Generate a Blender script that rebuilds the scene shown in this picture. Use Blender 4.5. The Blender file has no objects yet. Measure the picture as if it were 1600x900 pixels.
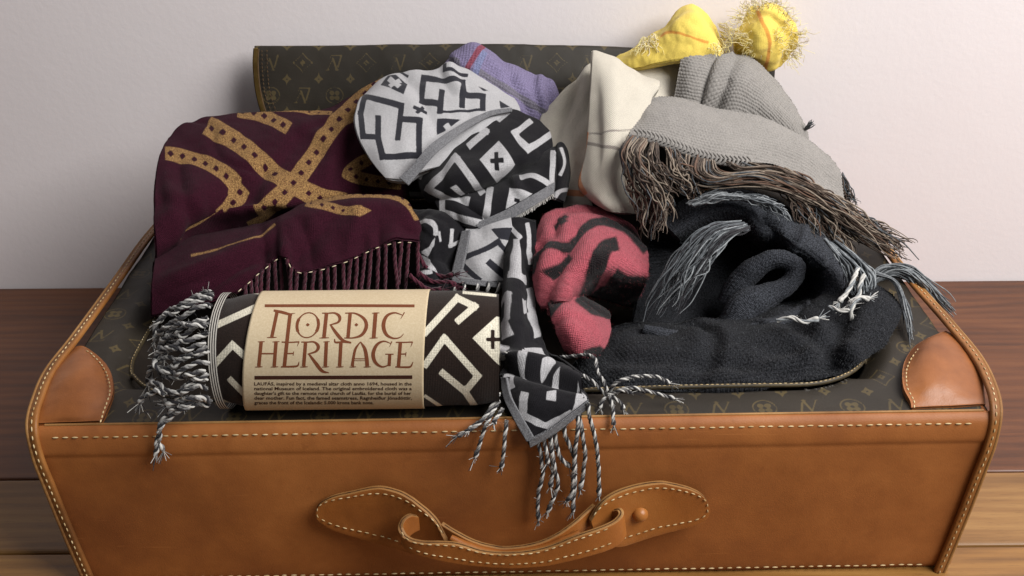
import bpy, math, random
import numpy as np
from mathutils import Matrix, Vector, Euler

random.seed(7)
rng = np.random.default_rng(11)
scene = bpy.context.scene
col = scene.collection

# ------------------------------------------------------------------ camera
PITCH, ROLL, FPX = 29.0, 0.46, 1642.0
CAM = np.array((0.0, -0.6276, 0.610))
cam_data = bpy.data.cameras.new('camera')
cam_data.sensor_width = 36.0
cam_data.lens = 36.0 * FPX / 1600.0
cam_data.clip_start = 0.01
cam_data.clip_end = 50.0
cam = bpy.data.objects.new('camera', cam_data)
col.objects.link(cam)
ROT = (Euler((math.radians(90 - PITCH), 0, 0)).to_matrix() @ Matrix.Rotation(math.radians(-ROLL), 3, 'Z'))
cam.matrix_world = Matrix.Translation(Vector(CAM)) @ ROT.to_4x4()
scene.camera = cam
RM = np.array(ROT)

# ------------------------------------------------------------------ light
world = bpy.data.worlds.new('World')
scene.world = world
world.use_nodes = True
bg = world.node_tree.nodes['Background']
bg.inputs[0].default_value = (0.93, 0.95, 1.0, 1)
bg.inputs[1].default_value = 0.12

def area(name, loc, target, size, energy, colour, size_y=None):
    d = bpy.data.lights.new(name, 'AREA')
    d.energy = energy
    d.color = colour
    d.size = size
    if size_y:
        d.shape = 'RECTANGLE'
        d.size_y = size_y
    o = bpy.data.objects.new(name, d)
    col.objects.link(o)
    o.location = loc
    o.rotation_euler = (Vector(target) - Vector(loc)).to_track_quat('-Z', 'Y').to_euler()
    return o

area('window_light', (1.28, -0.58, 1.62), (0.05, 0.3, 0.2), 1.3, 72.0, (1.0, 0.98, 0.955), 1.3)
scene.view_settings.view_transform = 'Standard'
scene.view_settings.look = 'None'
scene.view_settings.gamma = 1.0
scene.view_settings.exposure = 0.0
scene.view_settings.use_curve_mapping = False

# ------------------------------------------------------------------ points
def ray(px, py):
    px = np.asarray(px, float); py = np.asarray(py, float)
    d = np.stack([(px - 800.0) / FPX, -(py - 450.0) / FPX, -np.ones_like(px)], -1)
    return d @ RM.T

def P(px, py, Y):
    """the point of the place that stands at depth Y (metres from the case front) on a line of sight"""
    d = ray(px, py)
    t = (np.asarray(Y, float) - CAM[1]) / d[..., 1]
    return CAM + d * t[..., None]

def PZ(px, py, Z):
    d = ray(px, py)
    t = (np.asarray(Z, float) - CAM[2]) / d[..., 2]
    return CAM + d * t[..., None]

def proj(p):
    q = (np.asarray(p, float) - CAM) @ RM
    return 800.0 + FPX * q[..., 0] / -q[..., 2], 450.0 - FPX * q[..., 1] / -q[..., 2]

YAW = math.radians(0.75)
def S(p):
    """case coordinates -> place"""
    p = np.asarray(p, float)
    x, y, z = p[..., 0], p[..., 1] - 0.2, p[..., 2]
    c, s = math.cos(YAW), math.sin(YAW)
    return np.stack([x * c - y * s, x * s + y * c + 0.2 - 0.002, z], -1)

# ------------------------------------------------------------------ splines and noise
def crom(pts, n, closed=False):
    """Catmull-Rom through pts (k,d), n samples spaced by chord length"""
    pts = np.asarray(pts, float)
    k = len(pts)
    if k == 1:
        return np.repeat(pts, n, 0)
    if k == 2:
        t = np.linspace(0, 1, n)[:, None]
        return pts[0] * (1 - t) + pts[1] * t
    if closed:
        q = np.vstack([pts[-1], pts, pts[0], pts[1]]); segs = k
    else:
        q = np.vstack([2 * pts[0] - pts[1], pts, 2 * pts[-1] - pts[-2]]); segs = k - 1
    m = 24
    out = []
    for i in range(segs):
        p0, p1, p2, p3 = q[i], q[i + 1], q[i + 2], q[i + 3]
        t = (np.arange(m) / m)[:, None]
        out.append(0.5 * (2 * p1 + (p2 - p0) * t + (2 * p0 - 5 * p1 + 4 * p2 - p3) * t * t + (3 * p1 - p0 - 3 * p2 + p3) * t ** 3))
    if not closed:
        out.append(pts[-1:])
    else:
        out.append(pts[:1])
    d = np.vstack(out)
    L = np.concatenate([[0], np.cumsum(np.linalg.norm(np.diff(d, axis=0), axis=1) + 1e-12)])
    s = np.linspace(0, L[-1], n, endpoint=not closed)
    return np.stack([np.interp(s, L, d[:, c]) for c in range(d.shape[1])], -1)

def crom_idx(rows, n):
    """Catmull-Rom along axis 0 of rows (k,m,d), uniform in the row index"""
    rows = np.asarray(rows, float)
    k = len(rows)
    if k == 2:
        t = np.linspace(0, 1, n)[:, None, None]
        return rows[0] * (1 - t) + rows[1] * t
    q = np.concatenate([2 * rows[:1] - rows[1:2], rows, 2 * rows[-1:] - rows[-2:-1]])
    s = np.linspace(0, k - 1, n)
    i = np.minimum(s.astype(int), k - 2)
    t = (s - i)[:, None, None]
    p0, p1, p2, p3 = q[i], q[i + 1], q[i + 2], q[i + 3]
    return 0.5 * (2 * p1 + (p2 - p0) * t + (2 * p0 - 5 * p1 + 4 * p2 - p3) * t * t + (3 * p1 - p0 - 3 * p2 + p3) * t ** 3)

def _hash(i, j, k, seed):
    h = (i * 374761393 + j * 668265263 + k * 2147483647 + seed * 974711) & 0xffffffff
    h = ((h ^ (h >> 13)) * 1274126177) & 0xffffffff
    h = h ^ (h >> 16)
    return (h & 0xffff) / 65535.0

def vnoise(p, seed=0):
    p = np.asarray(p, float)
    i = np.floor(p).astype(np.int64)
    f = p - i
    f = f * f * (3 - 2 * f)
    r = 0
    for a in (0, 1):
        for b in (0, 1):
            for c in (0, 1):
                w = (f[..., 0] if a else 1 - f[..., 0]) * (f[..., 1] if b else 1 - f[..., 1]) * (f[..., 2] if c else 1 - f[..., 2])
                r = r + w * _hash(i[..., 0] + a, i[..., 1] + b, i[..., 2] + c, seed)
    return r * 2 - 1

def fbm(p, seed=0, octaves=3):
    p = np.asarray(p, float)
    r = 0; a = 1.0; t = 0
    for o in range(octaves):
        r = r + a * vnoise(p * 2 ** o, seed + o * 17); t += a; a *= 0.5
    return r / t

# ------------------------------------------------------------------ objects
def link(o, parent=None):
    col.objects.link(o)
    if parent is not None:
        o.parent = parent
    return o

def origin(parent):
    v = np.zeros(3)
    while parent is not None:
        v = v + np.array(parent.location)
        parent = parent.parent
    return v

def mesh_obj(name, verts, faces, mats, parent=None, smooth=True, attrs=None, uv=None, matidx=None):
    """ONE mesh object from place coordinates"""
    verts = np.asarray(verts, float) - origin(parent)
    me = bpy.data.meshes.new(name)
    faces = [tuple(int(a) for a in f) for f in faces] if not isinstance(faces, np.ndarray) else faces
    if isinstance(faces, np.ndarray):
        n, k = faces.shape
        me.vertices.add(len(verts)); me.vertices.foreach_set('co', verts.astype(np.float32).ravel())
        me.loops.add(n * k); me.loops.foreach_set('vertex_index', faces.astype(np.int32).ravel())
        me.polygons.add(n); me.polygons.foreach_set('loop_start', np.arange(0, n * k, k, dtype=np.int32))
        me.update(calc_edges=True)
    else:
        me.from_pydata(verts.tolist(), [], faces)
    if not isinstance(mats, (list, tuple)):
        mats = [mats]
    for m in mats:
        me.materials.append(m)
    if matidx is not None:
        me.polygons.foreach_set('material_index', np.asarray(matidx, np.int32))
    if smooth:
        me.polygons.foreach_set('use_smooth', np.ones(len(me.polygons), bool))
    if attrs:
        for k_, v_ in attrs.items():
            a = me.attributes.new(k_, 'FLOAT', 'POINT')
            a.data.foreach_set('value', np.asarray(v_, np.float32))
    if uv is not None:
        li = np.zeros(len(me.loops), np.int32); me.loops.foreach_get('vertex_index', li)
        l = me.uv_layers.new(name='UVMap')
        l.data.foreach_set('uv', np.asarray(uv, np.float32)[li].ravel())
    me.validate()
    me.update()
    return link(bpy.data.objects.new(name, me), parent)

def empty(name, loc, label, category, group=None):
    o = bpy.data.objects.new(name, None)
    o.empty_display_size = 0.05
    o.location = loc
    link(o)
    o['label'] = label; o['category'] = category
    if group:
        o['group'] = group
    return o

def solidify(o, t, offset=-1.0, rim=True):
    m = o.modifiers.new('thickness', 'SOLIDIFY')
    m.thickness = t; m.offset = offset; m.use_rim = rim
    return o

def bevel(o, w, seg=2):
    m = o.modifiers.new('bevel', 'BEVEL')
    m.width = w; m.segments = seg; m.limit_method = 'ANGLE'; m.angle_limit = math.radians(40)
    return o

def grid_faces(nr, nc, off=0, closed_c=False):
    i = np.arange(nr - 1)[:, None]
    cc = nc if closed_c else nc - 1
    j = np.arange(cc)[None, :]
    j2 = (j + 1) % nc
    a = off + i * nc + j; b = off + i * nc + j2; c = off + (i + 1) * nc + j2; d = off + (i + 1) * nc + j
    return np.stack([a, b, c, d], -1).reshape(-1, 4)

def frames(path):
    path = np.asarray(path, float)
    t = np.gradient(path, axis=0)
    t /= np.linalg.norm(t, axis=1)[:, None] + 1e-12
    n = np.zeros_like(t)
    v = np.array((0, 0, 1.0)) if abs(t[0][2]) < 0.9 else np.array((0, 1.0, 0))
    v = v - t[0] * v.dot(t[0]); v /= np.linalg.norm(v)
    n[0] = v
    for i in range(1, len(t)):
        v = n[i - 1] - t[i] * n[i - 1].dot(t[i])
        n[i] = v / (np.linalg.norm(v) + 1e-12)
    return t, n, np.cross(t, n)

def tube_data(path, r, sides=6, cap=True):
    path = np.asarray(path, float)
    m = len(path)
    r = np.broadcast_to(np.asarray(r, float), (m,))
    t, n, b = frames(path)
    a = np.arange(sides) * 2 * math.pi / sides
    v = path[:, None, :] + r[:, None, None] * (np.cos(a)[None, :, None] * n[:, None, :] + np.sin(a)[None, :, None] * b[:, None, :])
    v = v.reshape(-1, 3)
    f = grid_faces(m, sides, 0, True)
    return v, f

class Bag:
    """collects pieces of ONE part"""
    def __init__(self):
        self.v = []; self.f = []; self.m = []; self.n = 0
    def add(self, v, f, mi=0):
        v = np.asarray(v, float); f = np.asarray(f)
        self.v.append(v); self.f.append(f + self.n); self.m.append(np.full(len(f), mi)); self.n += len(v)
    def tube(self, path, r, sides=6, mi=0):
        v, f = tube_data(path, r, sides); self.add(v, f, mi)
    def build(self, name, mats, parent, smooth=True):
        return mesh_obj(name, np.vstack(self.v), np.vstack(self.f), mats, parent, smooth, matidx=np.concatenate(self.m))

def sweep(name, path, w, h, mat, parent, up=None, n=None, sides=14):
    """a flattened band swept along a path: w across, h thick"""
    path = np.asarray(path, float)
    if n:
        path = crom(path, n)
    t, _, _ = frames(path)
    up = np.asarray(up if up is not None else (0, 0, 1.0), float)
    upv = np.broadcast_to(up, t.shape) - t * (np.broadcast_to(up, t.shape) * t).sum(1)[:, None]
    upv = upv / np.linalg.norm(upv, axis=1)[:, None]
    sd = np.cross(t, upv)
    a = np.arange(sides) * 2 * math.pi / sides
    ca = np.sign(np.cos(a)) * np.abs(np.cos(a)) ** 0.6; sa = np.sign(np.sin(a)) * np.abs(np.sin(a)) ** 0.6
    v = path[:, None, :] + 0.5 * w * ca[None, :, None] * sd[:, None, :] + 0.5 * h * sa[None, :, None] * upv[:, None, :]
    f = grid_faces(len(path), sides, 0, True)
    caps = [tuple(range(sides))[::-1], tuple((len(path) - 1) * sides + k for k in range(sides))]
    return mesh_obj(name, v.reshape(-1, 3), [tuple(x) for x in f] + caps, mat, parent)

def stitches(name, paths, parent, mat, length=0.0046, gap=0.0024, r=0.0008, lift=(0, 0, 0)):
    """a run of thread stitches: one part"""
    bag = Bag()
    for path in paths:
        path = np.asarray(path, float)
        L = np.concatenate([[0], np.cumsum(np.linalg.norm(np.diff(path, axis=0), axis=1))])
        k = int(L[-1] / (length + gap))
        for i in range(k):
            s0 = i * (length + gap) + random.uniform(-0.0003, 0.0003); s = np.linspace(s0, s0 + length * random.uniform(0.88, 1.05), 5)
            p = np.stack([np.interp(s, L, path[:, c]) for c in range(3)], -1) + np.array(lift) + np.array((random.uniform(-1, 1), random.uniform(-1, 1), random.uniform(-1, 1))) * 0.00018
            bag.tube(p, r * np.array((0.25, 0.9, 1.0, 0.9, 0.25)), 6)
    o = bag.build(name, mat, parent)
    o['kind'] = 'stuff'
    return o

# ------------------------------------------------------------------ pattern: signed distances to strokes and polygons
def d_seg(x, y, a, b):
    ax, ay = a; bx, by = b
    vx, vy = bx - ax, by - ay
    l2 = vx * vx + vy * vy + 1e-12
    t = np.clip(((x - ax) * vx + (y - ay) * vy) / l2, 0, 1)
    return np.hypot(x - ax - t * vx, y - ay - t * vy)

def d_box_seg(x, y, a, b, w):
    """square-ended stroke"""
    ax, ay = a; bx, by = b
    L = math.hypot(bx - ax, by - ay) + 1e-9
    ux, uy = (bx - ax) / L, (by - ay) / L
    s = (x - ax) * ux + (y - ay) * uy; q = np.abs(-(x - ax) * uy + (y - ay) * ux)
    ds = np.abs(s - L / 2) - L / 2 - w * 0.98
    return np.maximum(ds, q - w)

def d_poly(x, y, poly):
    poly = np.asarray(poly, float)
    d = np.full_like(x, 1e9)
    inside = np.zeros(x.shape, bool)
    for i in range(len(poly)):
        a = poly[i]; b = poly[(i + 1) % len(poly)]
        d = np.minimum(d, d_seg(x, y, a, b))
        c = ((a[1] > y) != (b[1] > y)) & (x < (b[0] - a[0]) * (y - a[1]) / (b[1] - a[1] + 1e-12) + a[0])
        inside ^= c
    return np.where(inside, -d, d)

def sdf(x, y, items):
    """items: ('s', halfwidth, [pts]) stroke, ('p', [pts]) polygon, ('-p', [pts]) / ('-s', ...) cut out"""
    d = np.full(x.shape, 50.0)
    for it in items:
        k = it[0]
        neg = k[0] == '-'
        k = k[-1]
        if k == 's':
            w, pts = it[1], it[2]
            e = np.full(x.shape, 50.0)
            for a, b in zip(pts[:-1], pts[1:]):
                e = np.minimum(e, d_box_seg(x, y, a, b, w))
        elif k == 'r':
            w, pts = it[1], crom(it[2], 30)
            e = np.full(x.shape, 50.0)
            near = np.zeros(x.shape, int)
            for i_, (a, b) in enumerate(zip(pts[:-1], pts[1:])):
                q = d_seg(x, y, a, b)
                near = np.where(q < e, i_, near); e = np.minimum(e, q)
            e = e - w
            for a, b, c_ in ((pts[0], pts[3], near < 3), (pts[-1], pts[-4], near > len(pts) - 5)):   # square ends
                l = math.hypot(b[0] - a[0], b[1] - a[1]) + 1e-9
                s = -((x - a[0]) * (b[0] - a[0]) + (y - a[1]) * (b[1] - a[1])) / l
                e = np.where(c_, np.maximum(e, s), e)
        else:
            e = d_poly(x, y, it[1])
        d = np.maximum(d, -e) if neg else np.minimum(d, e)
    return d

# ------------------------------------------------------------------ cloth: a draped surface through rows of points
def cloth(name, rows, mat, parent, step=2.4, skirt=0.035, curl=0.5, wr=0.0015, wscale=28.0, seed=0, layers=None, disp=None,
          back=(0.0, 0.8, -0.6), zmode=False, uvscale=1.0, fine=0.0, fold=None, ridge=0.0, rscale=16.0, creases=()):
    rows = [np.asarray(r, float) for r in rows]
    wmax = max(np.linalg.norm(np.diff(r[:, :2], axis=0), axis=1).sum() for r in rows)
    nc = max(12, int(wmax / step))
    rs = np.stack([crom(r, nc) for r in rows])
    hmax = np.linalg.norm(np.diff(rs[:, :, :2], axis=0), axis=2).sum(0).max()
    nr = max(10, int(hmax / step))
    g = crom_idx(rs, nr)
    px, py, dd = g[..., 0], g[..., 1], g[..., 2]
    pos = (PZ if zmode else P)(px, py, dd)
    du = np.linalg.norm(np.diff(pos, axis=1), axis=2); dv = np.linalg.norm(np.diff(pos, axis=0), axis=2)
    u = np.concatenate([np.zeros((nr, 1)), np.cumsum(du, 1)], 1); u -= u[:, nc // 2:nc // 2 + 1]
    v = np.concatenate([np.zeros((1, nc)), np.cumsum(dv, 0)], 0); v -= v[nr // 2:nr // 2 + 1]
    def nrm(p):
        a = np.gradient(p, axis=1); b = np.gradient(p, axis=0)
        n = np.cross(b, a); n /= np.linalg.norm(n, axis=2)[..., None] + 1e-12
        s = np.sign((n * (CAM - p)).sum(2).mean())
        return n * s, s
    n, s = nrm(pos)
    h = wr * fbm(pos * wscale, seed + 3, 4)
    if fine:
        h = h + fine * fbm(pos * 260.0, seed + 9, 2)
    if fold is not None:
        h = h + fold(px, py)
    if ridge:
        q = pos * rscale; q = q + 0.6 * np.stack([fbm(pos * rscale * 0.7 + 3.1 * c, seed + 70 + c, 2) for c in range(3)], -1)
        rd = np.abs(vnoise(q * np.array((1.0, 1.0, 0.55)), seed + 23))
        h = h - ridge * np.exp(-(rd / 0.16) ** 2) + ridge * 0.6 * np.exp(-((rd - 0.3) / 0.15) ** 2)
    for x0, y0, x1, y1, w, dep in creases:
        ll = math.hypot(x1 - x0, y1 - y0); ux, uy = (x1 - x0) / ll, (y1 - y0) / ll
        s_ = ((px - x0) * ux + (py - y0) * uy) / ll; t_ = -(px - x0) * uy + (py - y0) * ux
        t_ = t_ + 2.5 * np.sin(s_ * 5 + x0)
        e_ = np.clip(np.minimum(s_ + 0.15, 1.15 - s_) / 0.3, 0, 1); e_ = e_ * e_ * (3 - 2 * e_)
        h = h + dep * e_ * (np.exp(-(t_ / w) ** 2) - 0.55 * np.exp(-((t_ - 2.1 * w) / (1.1 * w)) ** 2) - 0.35 * np.exp(-((t_ + 2.1 * w) / (1.1 * w)) ** 2))
    pos = pos + n * h[..., None]
    if disp is not None:
        n, s = nrm(pos)
        pos = pos + n * disp(u, v)[..., None]
    V = pos.reshape(-1, 3)
    F = grid_faces(nr, nc)
    PX, PY = px.ravel(), py.ravel()
    UV = np.stack([u, v], -1).reshape(-1, 2)
    # turned-under edge all round
    idx = np.concatenate([np.arange(nc), np.arange(1, nr) * nc + nc - 1, (nr - 1) * nc + np.arange(nc - 2, -1, -1), np.arange(nr - 2, 0, -1) * nc])
    if skirt > 0:
        cen = V.mean(0)
        B = np.array(back, float); B /= np.linalg.norm(B)
        e0 = V[idx]
        rad = cen - e0; rad = rad - (rad @ B)[:, None] * B
        rl = np.linalg.norm(rad, axis=1)[:, None]
        rad = rad / (rl + 1e-9)
        prev = idx
        K = 6
        for k in range(1, K + 1):
            a = k / K * math.pi / 2
            ring = e0 + B * skirt * math.sin(a) + rad * np.minimum(skirt * curl * (1 - math.cos(a)), rl * 0.6)
            base = len(V)
            V = np.vstack([V, ring])
            m = len(idx)
            j = np.arange(m); j2 = (j + 1) % m
            F = np.vstack([F, np.stack([prev[j], base + j, base + j2, prev[j2]], -1)[:, ::-1]])
            PX = np.concatenate([PX, px.ravel()[idx]]); PY = np.concatenate([PY, py.ravel()[idx]])
            UV = np.vstack([UV, UV[idx] + 0.0])
            prev = base + j
    if s < 0:
        pass
    attrs = {}
    if layers:
        for k_, items in layers.items():
            attrs[k_] = items(PX, PY) if callable(items) else sdf(PX, PY, items)
    o = mesh_obj(name, V, F, mat, parent, attrs=attrs, uv=UV * uvscale)
    return o

# ------------------------------------------------------------------ node helpers
def lin(r, g, b):
    f = lambda c: (c / 255.0) / 12.92 if c / 255.0 <= 0.04045 else ((c / 255.0 + 0.055) / 1.055) ** 2.4
    return (f(r), f(g), f(b), 1.0)

class N:
    def __init__(self, name, rough=0.8, spec=0.3):
        self.m = bpy.data.materials.new(name)
        self.m.use_nodes = True
        self.t = self.m.node_tree
        self.b = self.t.nodes['Principled BSDF']
        self.b.inputs['Roughness'].default_value = rough
        self.b.inputs['Specular IOR Level'].default_value = spec
    def node(self, typ, **kw):
        n = self.t.nodes.new(typ)
        for k, v in kw.items():
            setattr(n, k, v)
        return n
    def put(self, sock, val):
        if isinstance(val, bpy.types.NodeSocket):
            self.t.links.new(val, sock)
        else:
            sock.default_value = val
    def coords(self, kind='Object', scale=(1, 1, 1), rot=(0, 0, 0)):
        tc = self.node('ShaderNodeTexCoord'); mp = self.node('ShaderNodeMapping')
        mp.inputs['Scale'].default_value = scale
        mp.inputs['Rotation'].default_value = rot
        self.t.links.new(tc.outputs[kind], mp.inputs['Vector'])
        return mp.outputs[0]
    def noise(self, vec, scale, detail=4, rough=0.5, dist=0.0):
        n = self.node('ShaderNodeTexNoise')
        self.put(n.inputs['Vector'], vec); n.inputs['Scale'].default_value = scale
        n.inputs['Detail'].default_value = detail; n.inputs['Roughness'].default_value = rough; n.inputs['Distortion'].default_value = dist
        return n.outputs['Fac']
    def wave(self, vec, scale, dist=0.0, direction='X', profile='SIN', dscale=1.0):
        n = self.node('ShaderNodeTexWave', bands_direction=direction, wave_profile=profile)
        self.put(n.inputs['Vector'], vec); n.inputs['Scale'].default_value = scale; n.inputs['Distortion'].default_value = dist
        n.inputs['Detail Scale'].default_value = dscale
        return n.outputs['Fac']
    def ramp(self, fac, stops):
        n = self.node('ShaderNodeValToRGB')
        self.put(n.inputs[0], fac)
        while len(n.color_ramp.elements) > len(stops):
            n.color_ramp.elements.remove(n.color_ramp.elements[-1])
        while len(n.color_ramp.elements) < len(stops):
            n.color_ramp.elements.new(0.5)
        for e, (p, c) in zip(n.color_ramp.elements, stops):
            e.position = p; e.color = c if len(c) == 4 else (*c, 1)
        return n.outputs[0]
    def rng(self, v, a, b, c=0.0, d=1.0, smooth=True):
        n = self.node('ShaderNodeMapRange')
        n.interpolation_type = 'SMOOTHSTEP' if smooth else 'LINEAR'
        self.put(n.inputs[0], v)
        for i, x in zip((1, 2, 3, 4), (a, b, c, d)):
            self.put(n.inputs[i], x)
        return n.outputs[0]
    def math(self, op, a, b=0.0, c=0.0):
        n = self.node('ShaderNodeMath', operation=op)
        self.put(n.inputs[0], a); self.put(n.inputs[1], b); self.put(n.inputs[2], c)
        return n.outputs[0]
    def mix(self, f, a, b, mode='MIX'):
        n = self.node('ShaderNodeMix', data_type='RGBA', blend_type=mode)
        self.put(n.inputs[0], f); self.put(n.inputs[6], a); self.put(n.inputs[7], b)
        return n.outputs[2]
    def attr(self, name):
        n = self.node('ShaderNodeAttribute', attribute_name=name)
        return n.outputs['Fac']
    def bump(self, h, strength=0.3, dist=0.001, normal=None):
        n = self.node('ShaderNodeBump')
        n.inputs['Strength'].default_value = strength; n.inputs['Distance'].default_value = dist
        self.put(n.inputs['Height'], h)
        if normal is not None:
            self.t.links.new(normal, n.inputs['Normal'])
        return n.outputs[0]
    def done(self, colour=None, rough=None, normal=None, sheen=0.0, sheen_tint=(1, 1, 1, 1)):
        if colour is not None:
            self.put(self.b.inputs['Base Color'], colour)
        if rough is not None:
            self.put(self.b.inputs['Roughness'], rough)
        if normal is not None:
            self.put(self.b.inputs['Normal'], normal)
        if sheen:
            self.b.inputs['Sheen Weight'].default_value = sheen
            self.b.inputs['Sheen Roughness'].default_value = 0.5
            self.b.inputs['Sheen Tint'].default_value = sheen_tint
        return self.m

# ================================================================== materials
def leather(name, base, dark, light, rough=0.42, grain=0.25, edge_wear=True):
    k = N(name, rough, 0.4)
    o = k.coords('Object')
    n1 = k.noise(o, 9.0, 6, 0.62)
    n2 = k.noise(o, 70.0, 5, 0.6)
    n3 = k.noise(k.coords('Object', (1, 1, 6)), 22.0, 4, 0.6, 1.2)
    c = k.ramp(n1, [(0.30, dark), (0.52, base), (0.74, light)])
    c = k.mix(k.rng(n2, 0.45, 0.85), c, k.mix(0.35, c, dark))
    c = k.mix(k.rng(n3, 0.68, 0.80, 0, 0.35), c, light)
    sc = k.noise(k.coords('Object', (30, 30, 400), (0.3, 0.5, 0.2)), 3.0, 3, 0.6)
    c = k.mix(k.rng(sc, 0.74, 0.80, 0, 0.25), c, light)
    hand = k.noise(k.coords('Object', (1.0, 1.0, 1.6)), 5.5, 5, 0.65, 0.8)
    c = k.mix(k.rng(hand, 0.60, 0.80, 0, 0.30), c, dark)
    sp = k.noise(o, 240.0, 2, 0.5)
    c = k.mix(k.rng(sp, 0.73, 0.78, 0, 0.30), c, dark)
    sc2 = k.noise(k.coords('Object', (8, 60, 130), (0.1, -0.4, 0.0)), 2.2, 2, 0.5)
    c = k.mix(k.rng(sc2, 0.755, 0.79, 0, 0.35), c, light)
    for rot, th_, sc_ in (((0.2, 0.35, 0.0), 0.70, (6, 90, 170)), ((0.1, -0.9, 0.3), 0.72, (9, 120, 200)), ((0.5, 1.3, 0.1), 0.73, (10, 140, 150))):
        q_ = k.noise(k.coords('Object', sc_, rot), 1.6, 3, 0.55)
        c = k.mix(k.rng(q_, th_, th_ + 0.035, 0, 0.38), c, light)
    sd_ = k.noise(o, 46.0, 3, 0.55)
    c = k.mix(k.rng(sd_, 0.70, 0.76, 0, 0.35), c, dark)
    vor = k.node('ShaderNodeTexVoronoi'); k.put(vor.inputs['Vector'], o); vor.inputs['Scale'].default_value = 900.0
    hh = k.math('ADD', k.math('MULTIPLY', vor.outputs['Distance'], 0.5), k.math('MULTIPLY', n2, 1.1))
    bp = k.bump(hh, grain, 0.0006)
    r = k.rng(n1, 0.3, 0.75, rough + 0.1, rough - 0.08)
    return k.done(c, r, bp)

M = {}
M['leather'] = leather('tan_leather', lin(148, 89, 42), lin(124, 70, 30), lin(168, 106, 55), 0.55, 0.22)
M['leather_patch'] = leather('tan_patch_leather', lin(140, 84, 42), lin(100, 55, 25), lin(164, 106, 62), 0.40, 0.22)
M['leather_edge'] = leather('raw_leather_edge', lin(150, 108, 60), lin(106, 70, 34), lin(176, 136, 84), 0.6, 0.3)
M['binding'] = leather('binding_leather', lin(140, 90, 42), lin(92, 55, 22), lin(166, 116, 64), 0.5, 0.3)
M['handle'] = leather('handle_leather', lin(146, 87, 37), lin(118, 66, 25), lin(164, 106, 52), 0.42, 0.2)

k = N('thread', 0.7)
M['thread'] = k.done(k.ramp(k.noise(k.coords(), 60.0, 3), [(0.3, lin(160, 132, 88)), (0.7, lin(214, 194, 152))]))

k = N('monogram_canvas', 0.5, 0.35)
o = k.coords()
n1 = k.noise(o, 14.0, 5); n2 = k.noise(o, 220.0, 3)
c = k.ramp(n1, [(0.3, lin(33, 29, 23)), (0.7, lin(47, 41, 33))])
mono_f = k.rng(k.math('ADD', k.attr('mono'), k.math('MULTIPLY', k.math('SUBTRACT', n2, 0.5), 0.5)), -0.25, 0.25, 1, 0)
c = k.mix(k.math('MULTIPLY', mono_f, k.rng(n1, 0.25, 0.7, 0.25, 0.65)), c, lin(98, 84, 52))
w = k.math('ADD', k.wave(k.coords('Object', (1, 1, 1)), 700, 0, 'X'), k.wave(k.coords('Object'), 700, 0, 'Y'))
M['canvas'] = k.done(c, 0.52, k.bump(k.math('ADD', w, n2), 0.15, 0.0004))

k = N('case_lining', 0.9)
M['lining'] = k.done(k.ramp(k.noise(k.coords(), 40.0), [(0.3, lin(28, 22, 18)), (0.7, lin(42, 34, 27))]))

k = N('brass', 0.35)
k.b.inputs['Metallic'].default_value = 1.0
M['brass'] = k.done(k.ramp(k.noise(k.coords(), 50.0), [(0.3, lin(130, 104, 58)), (0.7, lin(190, 160, 100))]), 0.38)
k = N('zip_tape', 0.85)
M['tape'] = k.done(k.ramp(k.noise(k.coords(), 90.0), [(0.3, lin(66, 48, 30)), (0.7, lin(92, 70, 44))]))

k = N('wall_paint', 0.75, 0.2)
o = k.coords()
n1 = k.noise(o, 1.6, 4); n2 = k.noise(o, 160.0, 4, 0.6); n3 = k.noise(o, 26.0, 4, 0.6)
c = k.mix(k.rng(n1, 0.3, 0.7), lin(229, 221, 222), lin(234, 227, 228))
M['wall'] = k.done(c, 0.75, k.bump(k.math('ADD', n2, k.math('MULTIPLY', n3, 1.4)), 0.16, 0.0012))

def wood(name, a, b, c_, scale=1.0, seed=0.0):
    k = N(name, 0.32, 0.45)
    tc = k.node('ShaderNodeTexCoord'); mp = k.node('ShaderNodeMapping')
    mp.inputs['Scale'].default_value = (1.0, 9.0, 9.0); mp.inputs['Location'].default_value = (seed, seed * 1.7, 0)
    k.t.links.new(tc.outputs['Object'], mp.inputs['Vector'])
    v = mp.outputs[0]
    big = k.noise(v, 2.2 * scale, 5, 0.6, 1.4)
    rings = k.wave(v, 2.6 * scale, 9.0, 'Y', 'SIN', 0.8)
    fine = k.noise(k.coords('Object', (9, 330, 330)), 1.0, 5, 0.75)
    f = k.math('ADD', k.math('MULTIPLY', big, 0.55), k.math('ADD', k.math('MULTIPLY', rings, 0.09), k.math('MULTIPLY', fine, 0.34)))
    c = k.ramp(f, [(0.28, a), (0.50, b), (0.76, c_)])
    pore = k.noise(k.coords('Object', (60, 900, 900)), 1.0, 2, 0.6)
    c = k.mix(k.rng(pore, 0.62, 0.72, 0, 0.5), c, a)
    kn = k.node('ShaderNodeTexVoronoi'); k.put(kn.inputs['Vector'], k.coords('Object', (3.2, 9.0, 1))); kn.inputs['Scale'].default_value = 1.0
    c = k.mix(k.rng(kn.outputs['Distance'], 0.05, 0.16, 0.75, 0), c, a)
    return k.done(c, k.rng(fine, 0.3, 0.7, 0.30, 0.46), k.bump(fine, 0.16, 0.0006))
M['wood_dark'] = wood('dark_wood', lin(58, 32, 18), lin(94, 55, 31), lin(122, 77, 45), 1.0, 0.3)
M['wood_light'] = wood('light_wood', lin(92, 62, 32), lin(130, 94, 52), lin(160, 124, 74), 1.0, 2.1)
M['wood_mid'] = wood('mid_wood', lin(96, 64, 32), lin(138, 98, 50), lin(166, 126, 70), 1.2, 4.4)

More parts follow.
